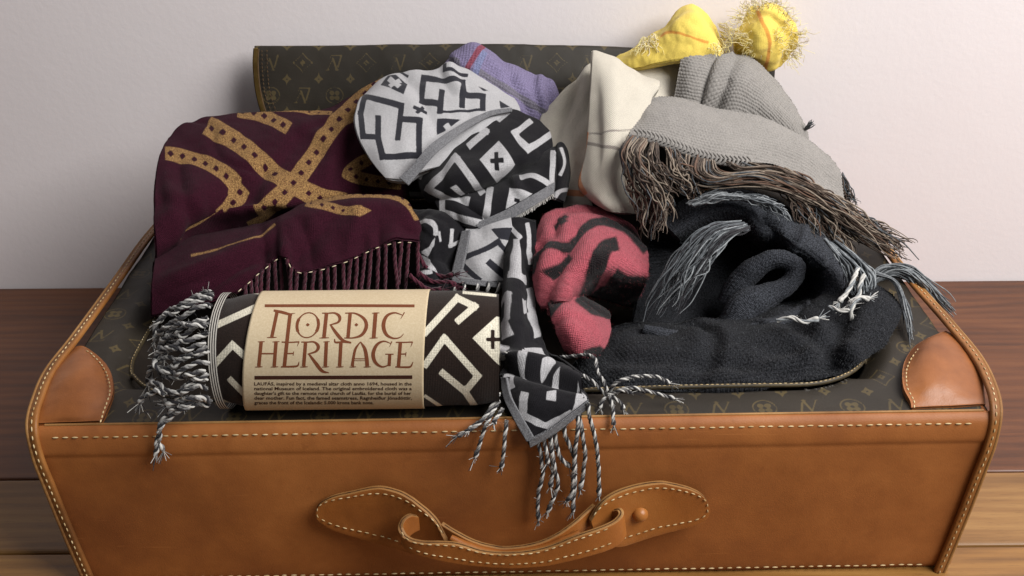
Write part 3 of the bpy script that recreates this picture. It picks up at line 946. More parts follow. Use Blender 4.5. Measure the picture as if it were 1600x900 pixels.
def tassel(pts, parent, r=0.0013, mats=None, turns=9.0, n=64, end=True, ratio=0.92, name='tassel', world=False, mess=0.0008):
    """one tassel: two plies twisted round each other, with a loose brush at the end"""
    mats = mats or [M['yarn_white'], M['yarn_black'], M['yarn_mix']]
    path = crom(np.asarray(pts, float), n) if world else px3(pts, n)
    path = path + mess * np.stack([fbm(path * 120 + i * 9.1 + random.uniform(0, 40), 5 + i, 2) for i in range(3)], -1)
    t, a, b = frames(path)
    L = np.concatenate([[0], np.cumsum(np.linalg.norm(np.diff(path, axis=0), axis=1))])
    ph0 = random.uniform(0, 6.28)
    bag = Bag()
    for k_ in range(3):
        ph = ph0 + k_ * 2.094 + L / (r * 8.0) * (turns / 9.0) * 2 * math.pi
        p = path + r * 0.70 * (np.cos(ph)[:, None] * a + np.sin(ph)[:, None] * b)
        w_ = 0.78 * np.linspace(r, r * ratio, n)
        if end:
            w_ = w_ * (1 + 0.75 * np.exp(-((np.linspace(0, 1, n) - 0.95) * L[-1] / (r * 1.6)) ** 2))
        bag.tube(p, w_, 6, k_ % len(mats))
    if end:
        d = t[-1]
        for j in range(12):
            w = np.array([random.gauss(0, 1) for _ in range(3)]) * 0.45
            q = path[-1] + np.linspace(0, 1, 5)[:, None] * (d + w) * r * random.uniform(3, 6)
            bag.tube(q, r * 0.22, 4, j % len(mats))
        for j in range(16):
            i_ = random.randrange(2, n - 2); w = np.array([random.gauss(0, 1) for _ in range(3)])
            q = path[i_] + np.linspace(0, 1, 4)[:, None] * w * r * 1.6
            bag.tube(q, r * 0.10, 3, j % len(mats))
    return bag.build(name, mats, parent)

def strands(name, guides, n, parent, mats, r=0.00055, jit=4.0, ydep=0.006, seg=22, wave_=0.0016, lo=0.75, seed=1, bunch=0, freq=3.3):
    """loose fringe: hairs laid between neighbouring guide lines; one part"""
    rr = random.Random(seed)
    G = [crom(np.asarray(g, float), seg) for g in guides]
    bag = Bag()
    centres = [rr.uniform(0, len(G) - 1.001) for _ in range(bunch)] if bunch else None
    for i in range(n):
        if centres:
            u = min(max(rr.choice(centres) + rr.gauss(0, 0.07), 0), len(G) - 1.001)
        else:
            u = rr.uniform(0, len(G) - 1.001) if len(G) > 1 else 0.0
        a = int(u); f = u - a
        g = G[a] * (1 - f) + G[min(a + 1, len(G) - 1)] * f
        s = np.linspace(0, 1, seg)
        L = rr.uniform(lo, 1.0)
        g = np.stack([np.interp(s * L, s, g[:, c]) for c in range(3)], -1)
        jx, jy = rr.gauss(0, jit), rr.gauss(0, jit)
        ease = (0.25 + 0.75 * s)
        g[:, 0] += jx * ease; g[:, 1] += jy * ease * 0.7; g[:, 2] += rr.uniform(-1, 0.3) * ydep
        p = P(g[:, 0], g[:, 1], g[:, 2])
        off_ = rr.uniform(0, 100)
        p = p + wave_ * (0.3 + s)[:, None] * np.stack([fbm(np.stack([s * freq + off_, s * 0 + 7.7 * c, s * 0], -1), 40 + c, 2) for c in range(3)], -1)
        bag.tube(p, r * rr.uniform(0.7, 1.25) * np.interp(s, (0, 0.8, 1), (1, 1, 0.45)), 4, rr.randrange(len(mats)))
    ob = bag.build(name, mats, parent)
    ob['kind'] = 'stuff'
    return ob

def fuzz(ob, n, length, r, mats, seed=1, lay=0.6):
    """short loose fibres standing off a woollen surface; one part of it"""
    me = ob.data
    nv = len(me.vertices)
    co = np.zeros(nv * 3, np.float32); me.vertices.foreach_get('co', co); co = co.reshape(-1, 3).astype(float)
    no = np.zeros(nv * 3, np.float32); me.vertices.foreach_get('normal', no); no = no.reshape(-1, 3).astype(float)
    no *= np.sign(((CAM - co - origin(ob)) * no).sum(1))[:, None]
    g = np.random.default_rng(seed)
    i = g.integers(0, nv, n)
    b0, nn = co[i] + g.normal(0, 0.0006, (n, 3)), no[i]
    d = nn + g.normal(0, lay, (n, 3)); d /= np.linalg.norm(d, axis=1)[:, None]
    e = d + g.normal(0, 0.7, (n, 3)); e /= np.linalg.norm(e, axis=1)[:, None]
    L = length * g.uniform(0.4, 1.0, n)[:, None]
    p = np.stack([b0, b0 + d * L * 0.5, b0 + d * L * 0.5 + e * L * 0.5], 1)
    rad = r * np.array((1.0, 0.8, 0.4))
    t = p[:, 2] - p[:, 0]; t /= np.linalg.norm(t, axis=1)[:, None]
    a = np.cross(t, np.array((0.31, 0.52, 0.79))); a /= np.linalg.norm(a, axis=1)[:, None]
    c = np.cross(t, a)
    an = np.arange(3) * 2 * math.pi / 3
    V = p[:, :, None, :] + rad[None, :, None, None] * (np.cos(an)[None, None, :, None] * a[:, None, None, :] + np.sin(an)[None, None, :, None] * c[:, None, None, :])
    f0 = grid_faces(3, 3, 0, True)
    F = (f0[None] + (np.arange(n) * 9)[:, None, None]).reshape(-1, 4)
    o = mesh_obj('fuzz', V.reshape(-1, 3) + origin(ob), F, mats, ob, matidx=np.repeat(g.integers(0, len(mats), n), len(f0)))
    o['kind'] = 'stuff'
    return o

def garter(pu, pv, amp):
    """knitted relief: rows of stitches set off by half"""
    def f(u, v):
        w3 = np.stack([u * 160, v * 160, u * 0], -1)
        u = u + 0.28 * pu * vnoise(w3, 3); v = v + 0.22 * pv * vnoise(w3 * 0.8 + 9.0, 4)
        row = v / pv
        amp_ = amp * (1 + 0.45 * vnoise(w3 * 1.7 + 3.0, 6))
        sh = 0.5 * (np.floor(row) % 2)
        a = np.abs(np.sin(math.pi * row)) ** 0.7
        b = np.abs(np.sin(math.pi * (u / pu + sh))) ** 0.6
        return amp_ * (a * (0.35 + 0.65 * b) - 0.5)
    return f

def zz(region, scale, pts):
    return [(region[0] + x / scale, region[1] + y / scale) for x, y in pts]

# ================================================================== burgundy scarf
burg = empty('burgundy_scarf', P(np.array(430.), np.array(420.), np.array(.2)), 'burgundy wool scarf with gold crossing bands and dark red fringe', 'scarf')
def band(pts, hw, dots=True, dr=5.5, sp=20.0, start=8.0):
    out = [('r', hw, pts)]
    if dots:
        q = crom(np.asarray(pts, float), 200)
        L = np.concatenate([[0], np.cumsum(np.linalg.norm(np.diff(q, axis=0), axis=1))])
        for s_ in np.arange(start, L[-1] - 4, sp):
            x, y = np.interp(s_, L, q[:, 0]), np.interp(s_, L, q[:, 1])
            r_ = min(dr, hw * 0.5)
            out.append(('-p', [(x - r_, y), (x, y - r_), (x + r_, y), (x, y + r_)]))
    return out
gold = []
gold += band([(324, 201), (362, 222), (400, 250), (440, 279), (470, 297), (505, 310), (540, 316)], 14.8)
gold += band([(606, 114), (576, 142), (546, 177), (516, 212), (486, 251), (456, 290), (432, 313), (402, 334)], 14.4)
gold += band([(258, 242), (285, 243), (320, 254), (348, 270), (372, 288)], 11.5, sp=19)
gold += [('p', [(360, 272), (376, 282), (390, 296), (380, 306), (356, 298)])]
gold += band([(378, 290), (364, 312), (346, 332)], 12.5, sp=19, start=6)
gold += band([(344, 336), (318, 352), (284, 376)], 5.0, False)
gold += band([(372, 178), (405, 182), (432, 194), (452, 207)], 10.5, sp=17)
gold += band([(395, 174), (450, 173), (500, 178), (520, 182)], 4.5, True, 3, 16)
gold += band([(602, 236), (545, 270), (580, 282), (628, 288)], 9.0, True, 4, 18)
gold += band([(388, 352), (420, 336), (445, 318)], 6.0, False)
burg_rows = [
 [(262, 216, .315), (282, 199, .34), (325, 187, .365), (375, 180, .378), (440, 175, .385), (505, 170, .39), (540, 152, .40), (575, 132, .405), (608, 116, .41)],
 [(249, 243, .275), (285, 226, .30), (330, 213, .322), (380, 206, .335), (440, 202, .342), (500, 196, .35), (545, 180, .362), (585, 158, .375), (615, 140, .385)],
 [(241, 285, .235), (285, 266, .255), (330, 254, .275), (380, 248, .288), (440, 244, .295), (500, 240, .305), (545, 226, .32), (585, 206, .34), (620, 190, .355)],
 [(240, 330, .20), (285, 310, .215), (330, 298, .232), (380, 290, .25), (440, 286, .258), (500, 282, .272), (545, 270, .29), (590, 255, .31), (628, 240, .33)],
 [(241, 370, .178), (285, 352, .192), (330, 340, .212), (380, 326, .224), (440, 318, .232), (500, 310, .258), (545, 302, .278), (590, 290, .295), (635, 278, .31)],
 [(242, 402, .172), (285, 386, .184), (330, 366, .222), (380, 350, .238), (440, 336, .246), (500, 324, .266), (545, 318, .284), (590, 312, .292), (640, 305, .30)],
 [(244, 436, .185), (285, 420, .20), (330, 398, .24), (380, 380, .255), (440, 360, .265), (500, 340, .28), (545, 334, .295), (590, 328, .30), (640, 320, .31)]]
def bfold(px, py):
    # soft valleys running down to the left
    d1 = (px - 340) * 0.75 + (py - 330) * 0.62
    d2 = (px - 300) * 0.62 + (py - 235) * -0.78
    return -0.009 * np.exp(-(d1 / 22.0) ** 2) * np.clip((py - 255) / 80, 0, 1) + 0.004 * np.exp(-((d1 + 45) / 20.0) ** 2) * np.clip((py - 255) / 80, 0, 1) - 0.003 * np.exp(-(d2 / 14.0) ** 2)
burgA = solidify(cloth('cloth', burg_rows, M['burgundy'], burg, step=2.2, skirt=0.05, wr=0.005, wscale=20, seed=31, layers={'pat': gold}, fold=bfold, ridge=0.0012, rscale=13, creases=[(280, 250, 300, 380, 10, -.003), (420, 260, 380, 330, 12, -.0025), (560, 190, 530, 290, 10, -.004), (470, 200, 520, 230, 9, .002), (262, 300, 320, 330, 9, .002)]), 0.002)
fgold = band([(478, 317), (515, 323), (548, 330), (566, 330)], 7.5, True, 4, 17, 8)
fgold += [('p', [(556, 322), (580, 329), (562, 343), (548, 338)])]
fgold += band([(496, 309), (530, 303), (565, 300), (600, 300), (628, 308), (642, 322), (650, 345)], 8.0, True, 4, 16)
fgold += band([(300, 404), (340, 393), (390, 379), (432, 352)], 1.8, False)
flap_rows = [
 [(245, 390, .196), (300, 376, .212), (370, 356, .232), (430, 338, .228), (470, 318, .238), (510, 308, .243), (560, 300, .247), (605, 300, .245), (634, 310, .24), (645, 330, .235)],
 [(239, 424, .152), (300, 402, .164), (370, 378, .184), (430, 352, .198), (470, 330, .208), (515, 321, .213), (565, 314, .217), (608, 316, .216), (637, 325, .215), (649, 345, .218)],
 [(235, 452, .132), (300, 428, .138), (365, 402, .158), (425, 370, .182), (470, 352, .190), (515, 344, .195), (565, 337, .200), (608, 338, .203), (638, 346, .204), (652, 362, .208)],
 [(234, 470, .125), (300, 450, .130), (365, 427, .145), (420, 395, .166), (440, 384, .170), (470, 388, .168), (515, 380, .174), (565, 367, .184), (610, 360, .192), (654, 372, .200)],
 [(234, 496, .120), (300, 482, .122), (372, 456, .132), (400, 432, .145), (424, 412, .156), (440, 402, .162), (449, 407, .155), (458, 422, .150), (482, 426, .150), (540, 410, .160), (585, 389, .172), (625, 379, .182), (655, 380, .192)]]
def ffold(px, py):
    r = 0.0
    for x0, w, a in ((415, 9, -.004), (448, 7, .0045), (470, 10, -.003), (520, 14, .002), (575, 12, -.0025), (622, 9, .003), (598, 9, -.002)):
        r = r + a * np.exp(-((px - x0 - (py - 420) * 0.1) / w) ** 2) * np.clip((py - 335) / 60, 0, 1)
    return r
burgB = solidify(cloth('cloth', flap_rows, M['burgundy'], burg, step=2.2, skirt=0.03, wr=0.004, wscale=24, seed=37, layers={'pat': fgold}, fold=ffold, ridge=0.002, rscale=14, creases=[(260, 440, 420, 372, 8, .003), (470, 340, 490, 420, 9, -.0025), (560, 330, 545, 405, 10, .002), (300, 470, 400, 410, 7, -.003)]), 0.002)
fuzz(burgA, 6000, 0.0022, 0.00009, [M['yarn_burg']], 3)
fuzz(burgB, 5000, 0.0022, 0.00009, [M['yarn_burg']], 4)
hem = crom(np.array(flap_rows[-1])[2:], 140)
hp = P(hem[:, 0], hem[:, 1], hem[:, 2] - 0.0015)
stitches('hem_stitching', [hp], burg, M['yarn_cream'], 0.0040, 0.0060, 0.00042)
for i, s_ in enumerate(np.linspace(6, 138, 26)):
    x, y, d = hem[int(s_)]
    L = random.uniform(62, 88)
    dx = random.uniform(-10, 10)
    tassel([(x, y - 2, d), (x + dx * 0.3, y + L * 0.35, d - .002), (x + dx * 0.7, y + L * 0.7, d - .006), (x + dx, y + L, d - .004)], burg, 0.00125, [M['yarn_burg']], 5.0, 36, False)
for pts in ([(652, 395, .195), (668, 420, .19), (690, 432, .185), (708, 428, .18)], [(655, 425, .18), (675, 440, .176), (700, 441, .172), (712, 446, .17)], [(640, 430, .178), (665, 450, .172), (690, 452, .168)]):
    tassel(pts, burg, 0.0014, [M['yarn_burg']], 5.0, 40, True)

# ================================================================== black and white scarf
bw = empty('patterned_scarf', P(np.array(760.), np.array(420.), np.array(.2)), 'black and white geometric scarf bunched in the middle, one end hanging over the case front', 'scarf')
R5, k5 = (540, 60), 4.738
Z5 = lambda *p: zz(R5, k5, p)
light_items = [
 ('s', 4.4, Z5((152, 445), (415, 515), (388, 745))), ('s', 4.4, Z5((150, 445), (112, 560), (135, 738), (232, 738))), ('s', 4.6, Z5((242, 595), (242, 740), (278, 885), (535, 872), (545, 620), (415, 606))),
 ('s', 4.6, Z5((858, 502), (865, 330), (578, 312), (563, 470), (685, 500))), ('s', 4.4, Z5((712, 410), (697, 548))), ('s', 2.0, Z5((697, 555), (1010, 535))), ('s', 4.6, Z5((1010, 525), (1010, 443), (868, 420))),
 ('p', Z5((320, 292), (372, 285), (455, 345), (432, 442), (262, 352))), ('-s', 4.0, Z5((340, 325), (388, 372))), ('-s', 4.0, Z5((345, 365), (390, 335))),
 ('s', 2.8, Z5((512, 530), (590, 552))), ('s', 2.8, Z5((532, 560), (566, 522))),
 ('s', 1.8, Z5((412, 262), (462, 288))), ('s', 2.6, Z5((742, 215), (742, 252), (890, 285))), ('p', Z5((1132, 470), (1215, 520), (1140, 530))),
 ('p', Z5((680, 598), (850, 608), (735, 690), (672, 720))), ('-p', Z5((722, 655), (755, 630), (775, 660), (745, 685))), ('p', Z5((975, 370), (1050, 400), (1010, 405)))]
lobe = [
 [(578, 140, .375), (602, 122, .385), (640, 112, .39), (675, 112, .393), (704, 100, .398), (745, 118, .40), (800, 152, .395)],
 [(560, 160, .345), (595, 146, .352), (640, 140, .358), (680, 138, .362), (712, 132, .368), (755, 146, .372), (812, 170, .375)],
 [(553, 186, .318), (595, 178, .318), (640, 174, .322), (680, 172, .328), (720, 168, .336), (765, 175, .345), (814, 188, .355)],
 [(559, 216, .292), (595, 212, .288), (635, 210, .29), (670, 208, .298), (715, 205, .312), (760, 205, .325), (812, 210, .34)],
 [(577, 248, .268), (600, 246, .264), (632, 244, .266), (660, 242, .276), (705, 236, .298), (755, 232, .315), (805, 235, .33)],
 [(603, 280, .252), (615, 282, .250), (632, 282, .252), (655, 270, .265), (700, 258, .29), (750, 255, .31), (800, 255, .325)]]
solidify(cloth('cloth_fold', lobe, M['bw_light'], bw, step=1.7, skirt=0.045, wr=0.002, wscale=26, seed=41, layers={'pat': light_items}, ridge=0.0008, rscale=15, creases=[(628, 115, 690, 210, 9, -.002), (700, 102, 720, 150, 7, .003)]), 0.0018)

R6, k6 = (620, 160), 4.286
Z6 = lambda *p: zz(R6, k6, p)
dark_items = [
 ('p', Z6((588, 88), (628, 72), (690, 98), (765, 92), (690, 148))), ('-s', 2.0, Z6((670, 85), (695, 85))),
 ('s', 4.6, Z6((305, 268), (520, 178), (600, 205), (492, 292))), ('s', 4.8, Z6((885, 138), (785, 215), (872, 325), (1030, 215))),
 ('p', Z6((685, 268), (787, 415), (665, 532), (553, 385))), ('-s', 3.4, Z6((668, 358), (668, 440))), ('-s', 3.4, Z6((640, 398), (700, 398))),
 ('s', 2.6, Z6((235, 365), (165, 510))), ('s', 5.4, Z6((395, 375), (222, 580))), ('s', 5.4, Z6((395, 375), (565, 600))),
 ('p', Z6((362, 572), (400, 552), (485, 628), (430, 612))),
 ('s', 4.8, Z6((215, 580), (320, 635), (470, 662))), ('s', 4.6, Z6((308, 650), (312, 735), (560, 812))), ('s', 5.2, Z6((625, 590), (592, 800))),
 ('p', Z6((755, 572), (905, 618), (728, 715))), ('-s', 3.6, Z6((800, 655), (810, 657))), ('r', 4.6, Z6((820, 510), (900, 495), (970, 525), (1025, 562))), ('s', 4.0, Z6((1050, 350), (1030, 560))), ('s', 2.0, Z6((770, 820), (790, 870)))]
knob = [
 [(668, 226, .348), (692, 208, .352), (728, 190, .358), (762, 177, .362), (800, 173, .362), (836, 184, .358), (859, 204, .35)],
 [(656, 248, .322), (688, 228, .318), (730, 212, .320), (770, 202, .324), (812, 200, .328), (845, 210, .33), (863, 224, .335)],
 [(652, 272, .298), (688, 254, .286), (733, 240, .286), (775, 234, .292), (815, 228, .300), (847, 230, .312), (864, 238, .322)],
 [(655, 294, .278), (688, 280, .262), (735, 266, .260), (775, 259, .268), (812, 248, .282), (842, 246, .30), (861, 245, .312)],
 [(664, 310, .268), (690, 302, .252), (730, 288, .252), (765, 280, .262), (803, 265, .280), (835, 254, .298), (858, 249, .308)],
 [(672, 318, .268), (694, 314, .256), (728, 300, .258), (760, 292, .268), (800, 275, .286), (830, 260, .302), (855, 252, .312)]]
solidify(cloth('cloth_fold', knob, M['bw_dark'], bw, step=1.7, skirt=0.03, wr=0.002, wscale=28, seed=43, layers={'pat': dark_items}, ridge=0.0007, rscale=16, creases=[(700, 220, 690, 310, 9, -.0015), (820, 178, 800, 270, 9, -.0015)]), 0.0018)
knob2 = [
 [(662, 296, .285), (700, 300, .275), (740, 292, .282), (785, 272, .295), (830, 250, .305), (868, 228, .315)],
 [(676, 312, .262), (712, 312, .252), (755, 306, .256), (798, 290, .266), (840, 268, .280), (871, 248, .295)],
 [(686, 332, .248), (720, 334, .238), (760, 328, .240), (800, 312, .250), (842, 290, .266), (870, 272, .283)],
 [(694, 345, .245), (722, 352, .236), (748, 358, .234), (800, 336, .243), (842, 312, .258), (866, 298, .275)]]
solidify(cloth('cloth_fold', knob2, M['bw_dark'], bw, step=1.7, skirt=0.03, wr=0.0025, wscale=28, seed=44, layers={'pat': dark_items}, ridge=0.001, rscale=16, creases=[(720, 310, 760, 350, 6, -.003), (800, 280, 830, 315, 6, .002)]), 0.0018)
def strip(name, a, b, mat, parent, t=0.0022, **kw):
    return solidify(cloth(name, [a, b], mat, parent, step=1.5, skirt=0.0, wr=0.0008, wscale=40, **kw), t, 0)
strip('selvedge', [(624, 278, .240), (646, 256, .248), (668, 230, .260), (690, 213, .276), (712, 199, .294), (735, 186, .315), (765, 174, .338), (800, 169, .350)], [(638, 290, .235), (657, 268, .245), (679, 242, .257), (699, 225, .273), (718, 210, .291), (740, 196, .311), (766, 182, .333), (800, 174, .346)], M['bw_selvedge'], bw)
strip('selvedge', [(741, 350, .233), (790, 328, .240), (835, 303, .253), (866, 285, .270)], [(755, 363, .229), (795, 345, .235), (838, 319, .248), (865, 302, .264)], M['bw_selvedge'], bw)
q = crom(np.array([(755, 364, .229), (795, 346, .235), (838, 320, .248), (864, 303, .264)]), 70)
bag = Bag()
for x, y, d in q:
    e = P(np.linspace(x, x + random.uniform(0, 3), 4), np.linspace(y - 1, y + random.uniform(3, 6), 4), np.full(4, d - 0.001))
    bag.tube(e, 0.00035, 4)
ob = bag.build('frayed_edge', M['yarn_white'], bw); ob['kind'] = 'stuff'
# loops right of the knob
sidefold = [[(862, 240, .33), (875, 222, .335), (885, 235, .335), (890, 262, .33)], [(862, 262, .305), (874, 250, .30), (884, 260, .305), (888, 280, .31)], [(860, 285, .29), (872, 280, .285), (880, 288, .29), (884, 300, .30)], [(858, 310, .28), (868, 312, .275), (876, 315, .28), (880, 318, .29)]]
solidify(cloth('cloth_fold', sidefold, M['bw_dark'], bw, step=1.8, skirt=0.02, wr=0.002, seed=46, layers={'pat': [('r', 2.0, [(876, 232), (880, 255), (874, 275)]), ('r', 3, [(862, 320), (872, 300), (890, 295)])]}), 0.0018)
# lower folds
R7, k7 = (640, 310), 5.0
Z7 = lambda *p: zz(R7, k7, p)
low_items = [('r', 3.4, Z7((55, 190), (130, 180), (195, 225), (205, 290))), ('p', Z7((205, 300), (190, 370), (130, 445), (85, 415), (150, 375))), ('p', Z7((85, 430), (140, 460), (215, 585), (120, 545))), ('r', 1.6, Z7((230, 260), (240, 340))), ('s', 2.6, Z7((320, 260), (310, 370), (380, 340))), ('s', 3, Z7((110, 595), (160, 585)))]
lowdark = [[(640, 325, .258), (672, 326, .250), (705, 338, .245), (740, 352, .25)], [(642, 350, .235), (672, 352, .222), (700, 364, .222), (730, 376, .232)], [(645, 385, .215), (675, 388, .205), (700, 396, .210), (724, 404, .22)], [(650, 420, .195), (678, 425, .188), (700, 430, .194), (718, 435, .205)], [(655, 455, .175), (680, 458, .172), (700, 460, .178), (716, 462, .19)]]
solidify(cloth('cloth_fold', lowdark, M['bw_dark'], bw, step=1.8, skirt=0.03, wr=0.006, wscale=40, seed=47, layers={'pat': low_items}, ridge=0.003, rscale=18), 0.0018)
c_items = [('s', 4.2, Z7((445, 468), (690, 348))), ('s', 4.2, Z7((428, 530), (540, 632))), ('s', 5.6, Z7((628, 512), (730, 605))), ('s', 3, Z7((690, 348), (790, 470))), ('p', Z7((640, 250), (800, 240), (800, 350), (700, 330))), ('p', Z7((735, 470), (800, 420), (800, 660), (745, 640)))]
lowlight = [[(727, 356, .236), (760, 352, .232), (800, 338, .236)], [(722, 380, .222), (757, 380, .212), (803, 372, .22)], [(715, 410, .208), (754, 412, .196), (802, 408, .205)], [(708, 436, .196), (750, 442, .186), (798, 442, .192)]]
solidify(cloth('cloth_fold', lowlight, M['bw_light'], bw, step=1.8, skirt=0.02, wr=0.003, wscale=34, seed=48, layers={'pat': c_items}, ridge=0.002, rscale=18), 0.0018)
strip('selvedge', [(722, 362, .228), (714, 395, .210), (704, 436, .190)], [(735, 360, .225), (729, 395, .206), (719, 437, .186)], M['bw_selvedge'], bw)
strip('selvedge', [(706, 434, .188), (740, 437, .182), (795, 444, .182)], [(707, 441, .184), (742, 446, .178), (796, 451, .180)], M['bw_selvedge'], bw)
for x in (709, 724, 745, 762, 778):
    tassel([(x, 441, .182), (x + 1, 450, .176), (x + random.uniform(-3, 3), 462, .172)], bw, 0.0012, None, 7, 20, False)
# the end that hangs over the front
T = (680, 430); kt = 2.25
ZT = lambda *p: zz(T, kt, p)
hang_items = [('s', 4.4, [(826, 455), (833, 508)]), ('p', [(786, 505), (800, 500), (806, 528), (790, 536)]), ('s', 3.4, [(795, 352), (812, 370)]), ('s', 3.2, [(824, 352), (831, 410)]), ('p', [(812, 470), (822, 468), (824, 488), (814, 492)]), ('s', 5.4, [(807, 378), (807, 432)]), ('p', [(800, 428), (820, 432), (822, 446), (802, 440)]), ('s', 3.6, ZT((242, 108), (272, 85), (270, 165), (240, 178))), ('s', 4.5, ZT((335, 140), (352, 215))), ('p', ZT((230, 250), (268, 255), (268, 305), (235, 300))),
 ('p', ZT((312, 250), (370, 262), (390, 300), (350, 300), (325, 280))), ('s', 4, ZT((312, 270), (308, 350))), ('p', ZT((365, 330), (400, 322), (420, 345), (375, 365))), ('p', ZT((418, 360), (440, 352), (435, 385), (408, 388))),
 ('p', ZT((245, 330), (270, 350), (288, 400), (245, 425))), ('-s', 2.6, ZT((260, 370), (261, 384))), ('s', 6.0, ZT((318, 430), (308, 490), (385, 535))), ('s', 6.0, ZT((385, 535), (470, 490))), ('p', ZT((505, 380), (540, 450), (470, 505), (490, 450))), ('p', ZT((392, 415), (425, 408), (425, 445), (390, 440))),
 ('p', ZT((270, 10), (315, 0), (320, 25), (270, 25))), ('-p', ZT((300, 545), (345, 530), (400, 545), (345, 575)))]
hang = [
 [(788, 342, .236), (812, 338, .240), (838, 345, .236)],
 [(789, 390, .205), (812, 384, .200), (837, 394, .208)],
 [(789, 440, .172), (812, 438, .162), (834, 446, .175)],
 [(786, 490, .130), (811, 488, .116), (837, 500, .132)],
 [(783, 540, .088), (815, 540, .072), (852, 546, .088)],
 [(784, 572, .060), (822, 572, .048), (876, 574, .062)],
 [(785, 600, .038), (830, 600, .024), (903, 588, .036)],
 [(793, 626, .018), (840, 624, .008), (914, 612, .014)],
 [(806, 655, .000), (850, 644, -.002), (918, 625, .002)],
 [(822, 684, -.010), (866, 664, -.009), (919, 632, -.004)],
 [(827, 695, -.0125), (870, 670, -.0105), (919, 634, -.006)]]
def hfold(px, py):
    a = np.exp(-((py - 560 - (px - 800) * 0.35) / 9.0) ** 2) * 0.006 - np.exp(-((py - 582 - (px - 800) * 0.25) / 8.0) ** 2) * 0.006
    return a + 0.003 * np.sin((px - 790) / 7.0) * np.exp(-((py - 470) / 80.0) ** 2)
solidify(cloth('hanging_end', hang, M['bw_dark'], bw, step=1.7, skirt=0.012, wr=0.003, wscale=40, seed=49, layers={'pat': hang_items}, fold=hfold, ridge=0.0018, rscale=20, back=(0, 0.9, -0.3)), 0.0018)
strip('selvedge', [(783, 590, .032), (787, 620, .014), (803, 655, -.004), (823, 690, -.0155)], [(792, 590, .026), (800, 622, .009), (818, 655, -.006), (836, 686, -.0155)], M['bw_selvedge'], bw)
strip('selvedge', [(826, 688, -.0155), (868, 664, -.0135), (919, 624, -.007)], [(828, 699, -.0155), (871, 674, -.0135), (920, 636, -.009)], M['bw_selvedge'], bw)
TZ = [[(365, 600), (376, 680), (360, 790), (365, 860)], [(385, 590), (392, 620), (395, 660)], [(405, 580), (420, 680), (430, 740), (395, 830)], [(425, 590), (440, 640), (470, 670)],
      [(455, 560), (490, 650), (490, 740), (485, 830)], [(500, 530), (490, 640), (480, 760), (465, 795)], [(510, 520), (525, 620), (520, 690), (508, 750)], [(540, 490), (565, 590), (575, 700), (575, 775)],
      [(405, 600), (415, 690), (405, 740)]]
for j, z_ in enumerate(TZ):
    pts = ZT(*z_)
    pts = [(pts[0][0] - 1, pts[0][1] - 18)] + pts
    tassel([(x, y, -.0085 - 0.0045 * min(i, 2) * 0.5 - 0.0008 * (j % 3)) for i, (x, y) in enumerate(pts)], bw, 0.00118, None, 8)
for z_, ys in (([(225, 415), (165, 510), (80, 565)], (.016, -.004, -.010)), ([(225, 440), (180, 520), (158, 590), (140, 638)], (.012, -.006, -.010, -.011)), ([(252, 510), (242, 600), (232, 675)], (-.004, -.011, -.012)), ([(240, 470), (215, 500), (205, 518)], (.006, -.002, -.008)), ([(222, 425), (175, 500), (120, 545)], (.02, .000, -.008))):
    tassel([(x, y, d) for (x, y), d in zip(ZT(*z_), ys)], bw, 0.00112, None, 8)
for z_, ys in (([(490, 350), (530, 355), (570, 390), (605, 430)], (.045, .032, .026, .022)), ([(440, 290), (550, 283), (572, 340), (590, 370), (610, 420)], (.075, .055, .040, .030, .022)),
               ([(605, 425), (640, 375), (700, 358), (770, 355), (825, 378)], (.020, .018, .022, .026, .028)), ([(610, 425), (680, 395), (740, 405), (840, 435)], (.020, .016, .018, .016)),
               ([(612, 420), (625, 470), (627, 525)], (.016, .006, -.004)), ([(608, 425), (590, 440), (578, 465)], (.018, .014, .012)), ([(615, 420), (650, 450), (660, 470)], (.016, .012, .010)), ([(612, 418), (660, 405), (690, 412)], (.017, .015, .015)), ([(235, 275), (300, 275), (360, 295), (415, 330)], (.060, .056, .054, .05))):
    tassel([(x, y, d) for (x, y), d in zip(ZT(*z_), ys)], bw, 0.00105, None, 8)

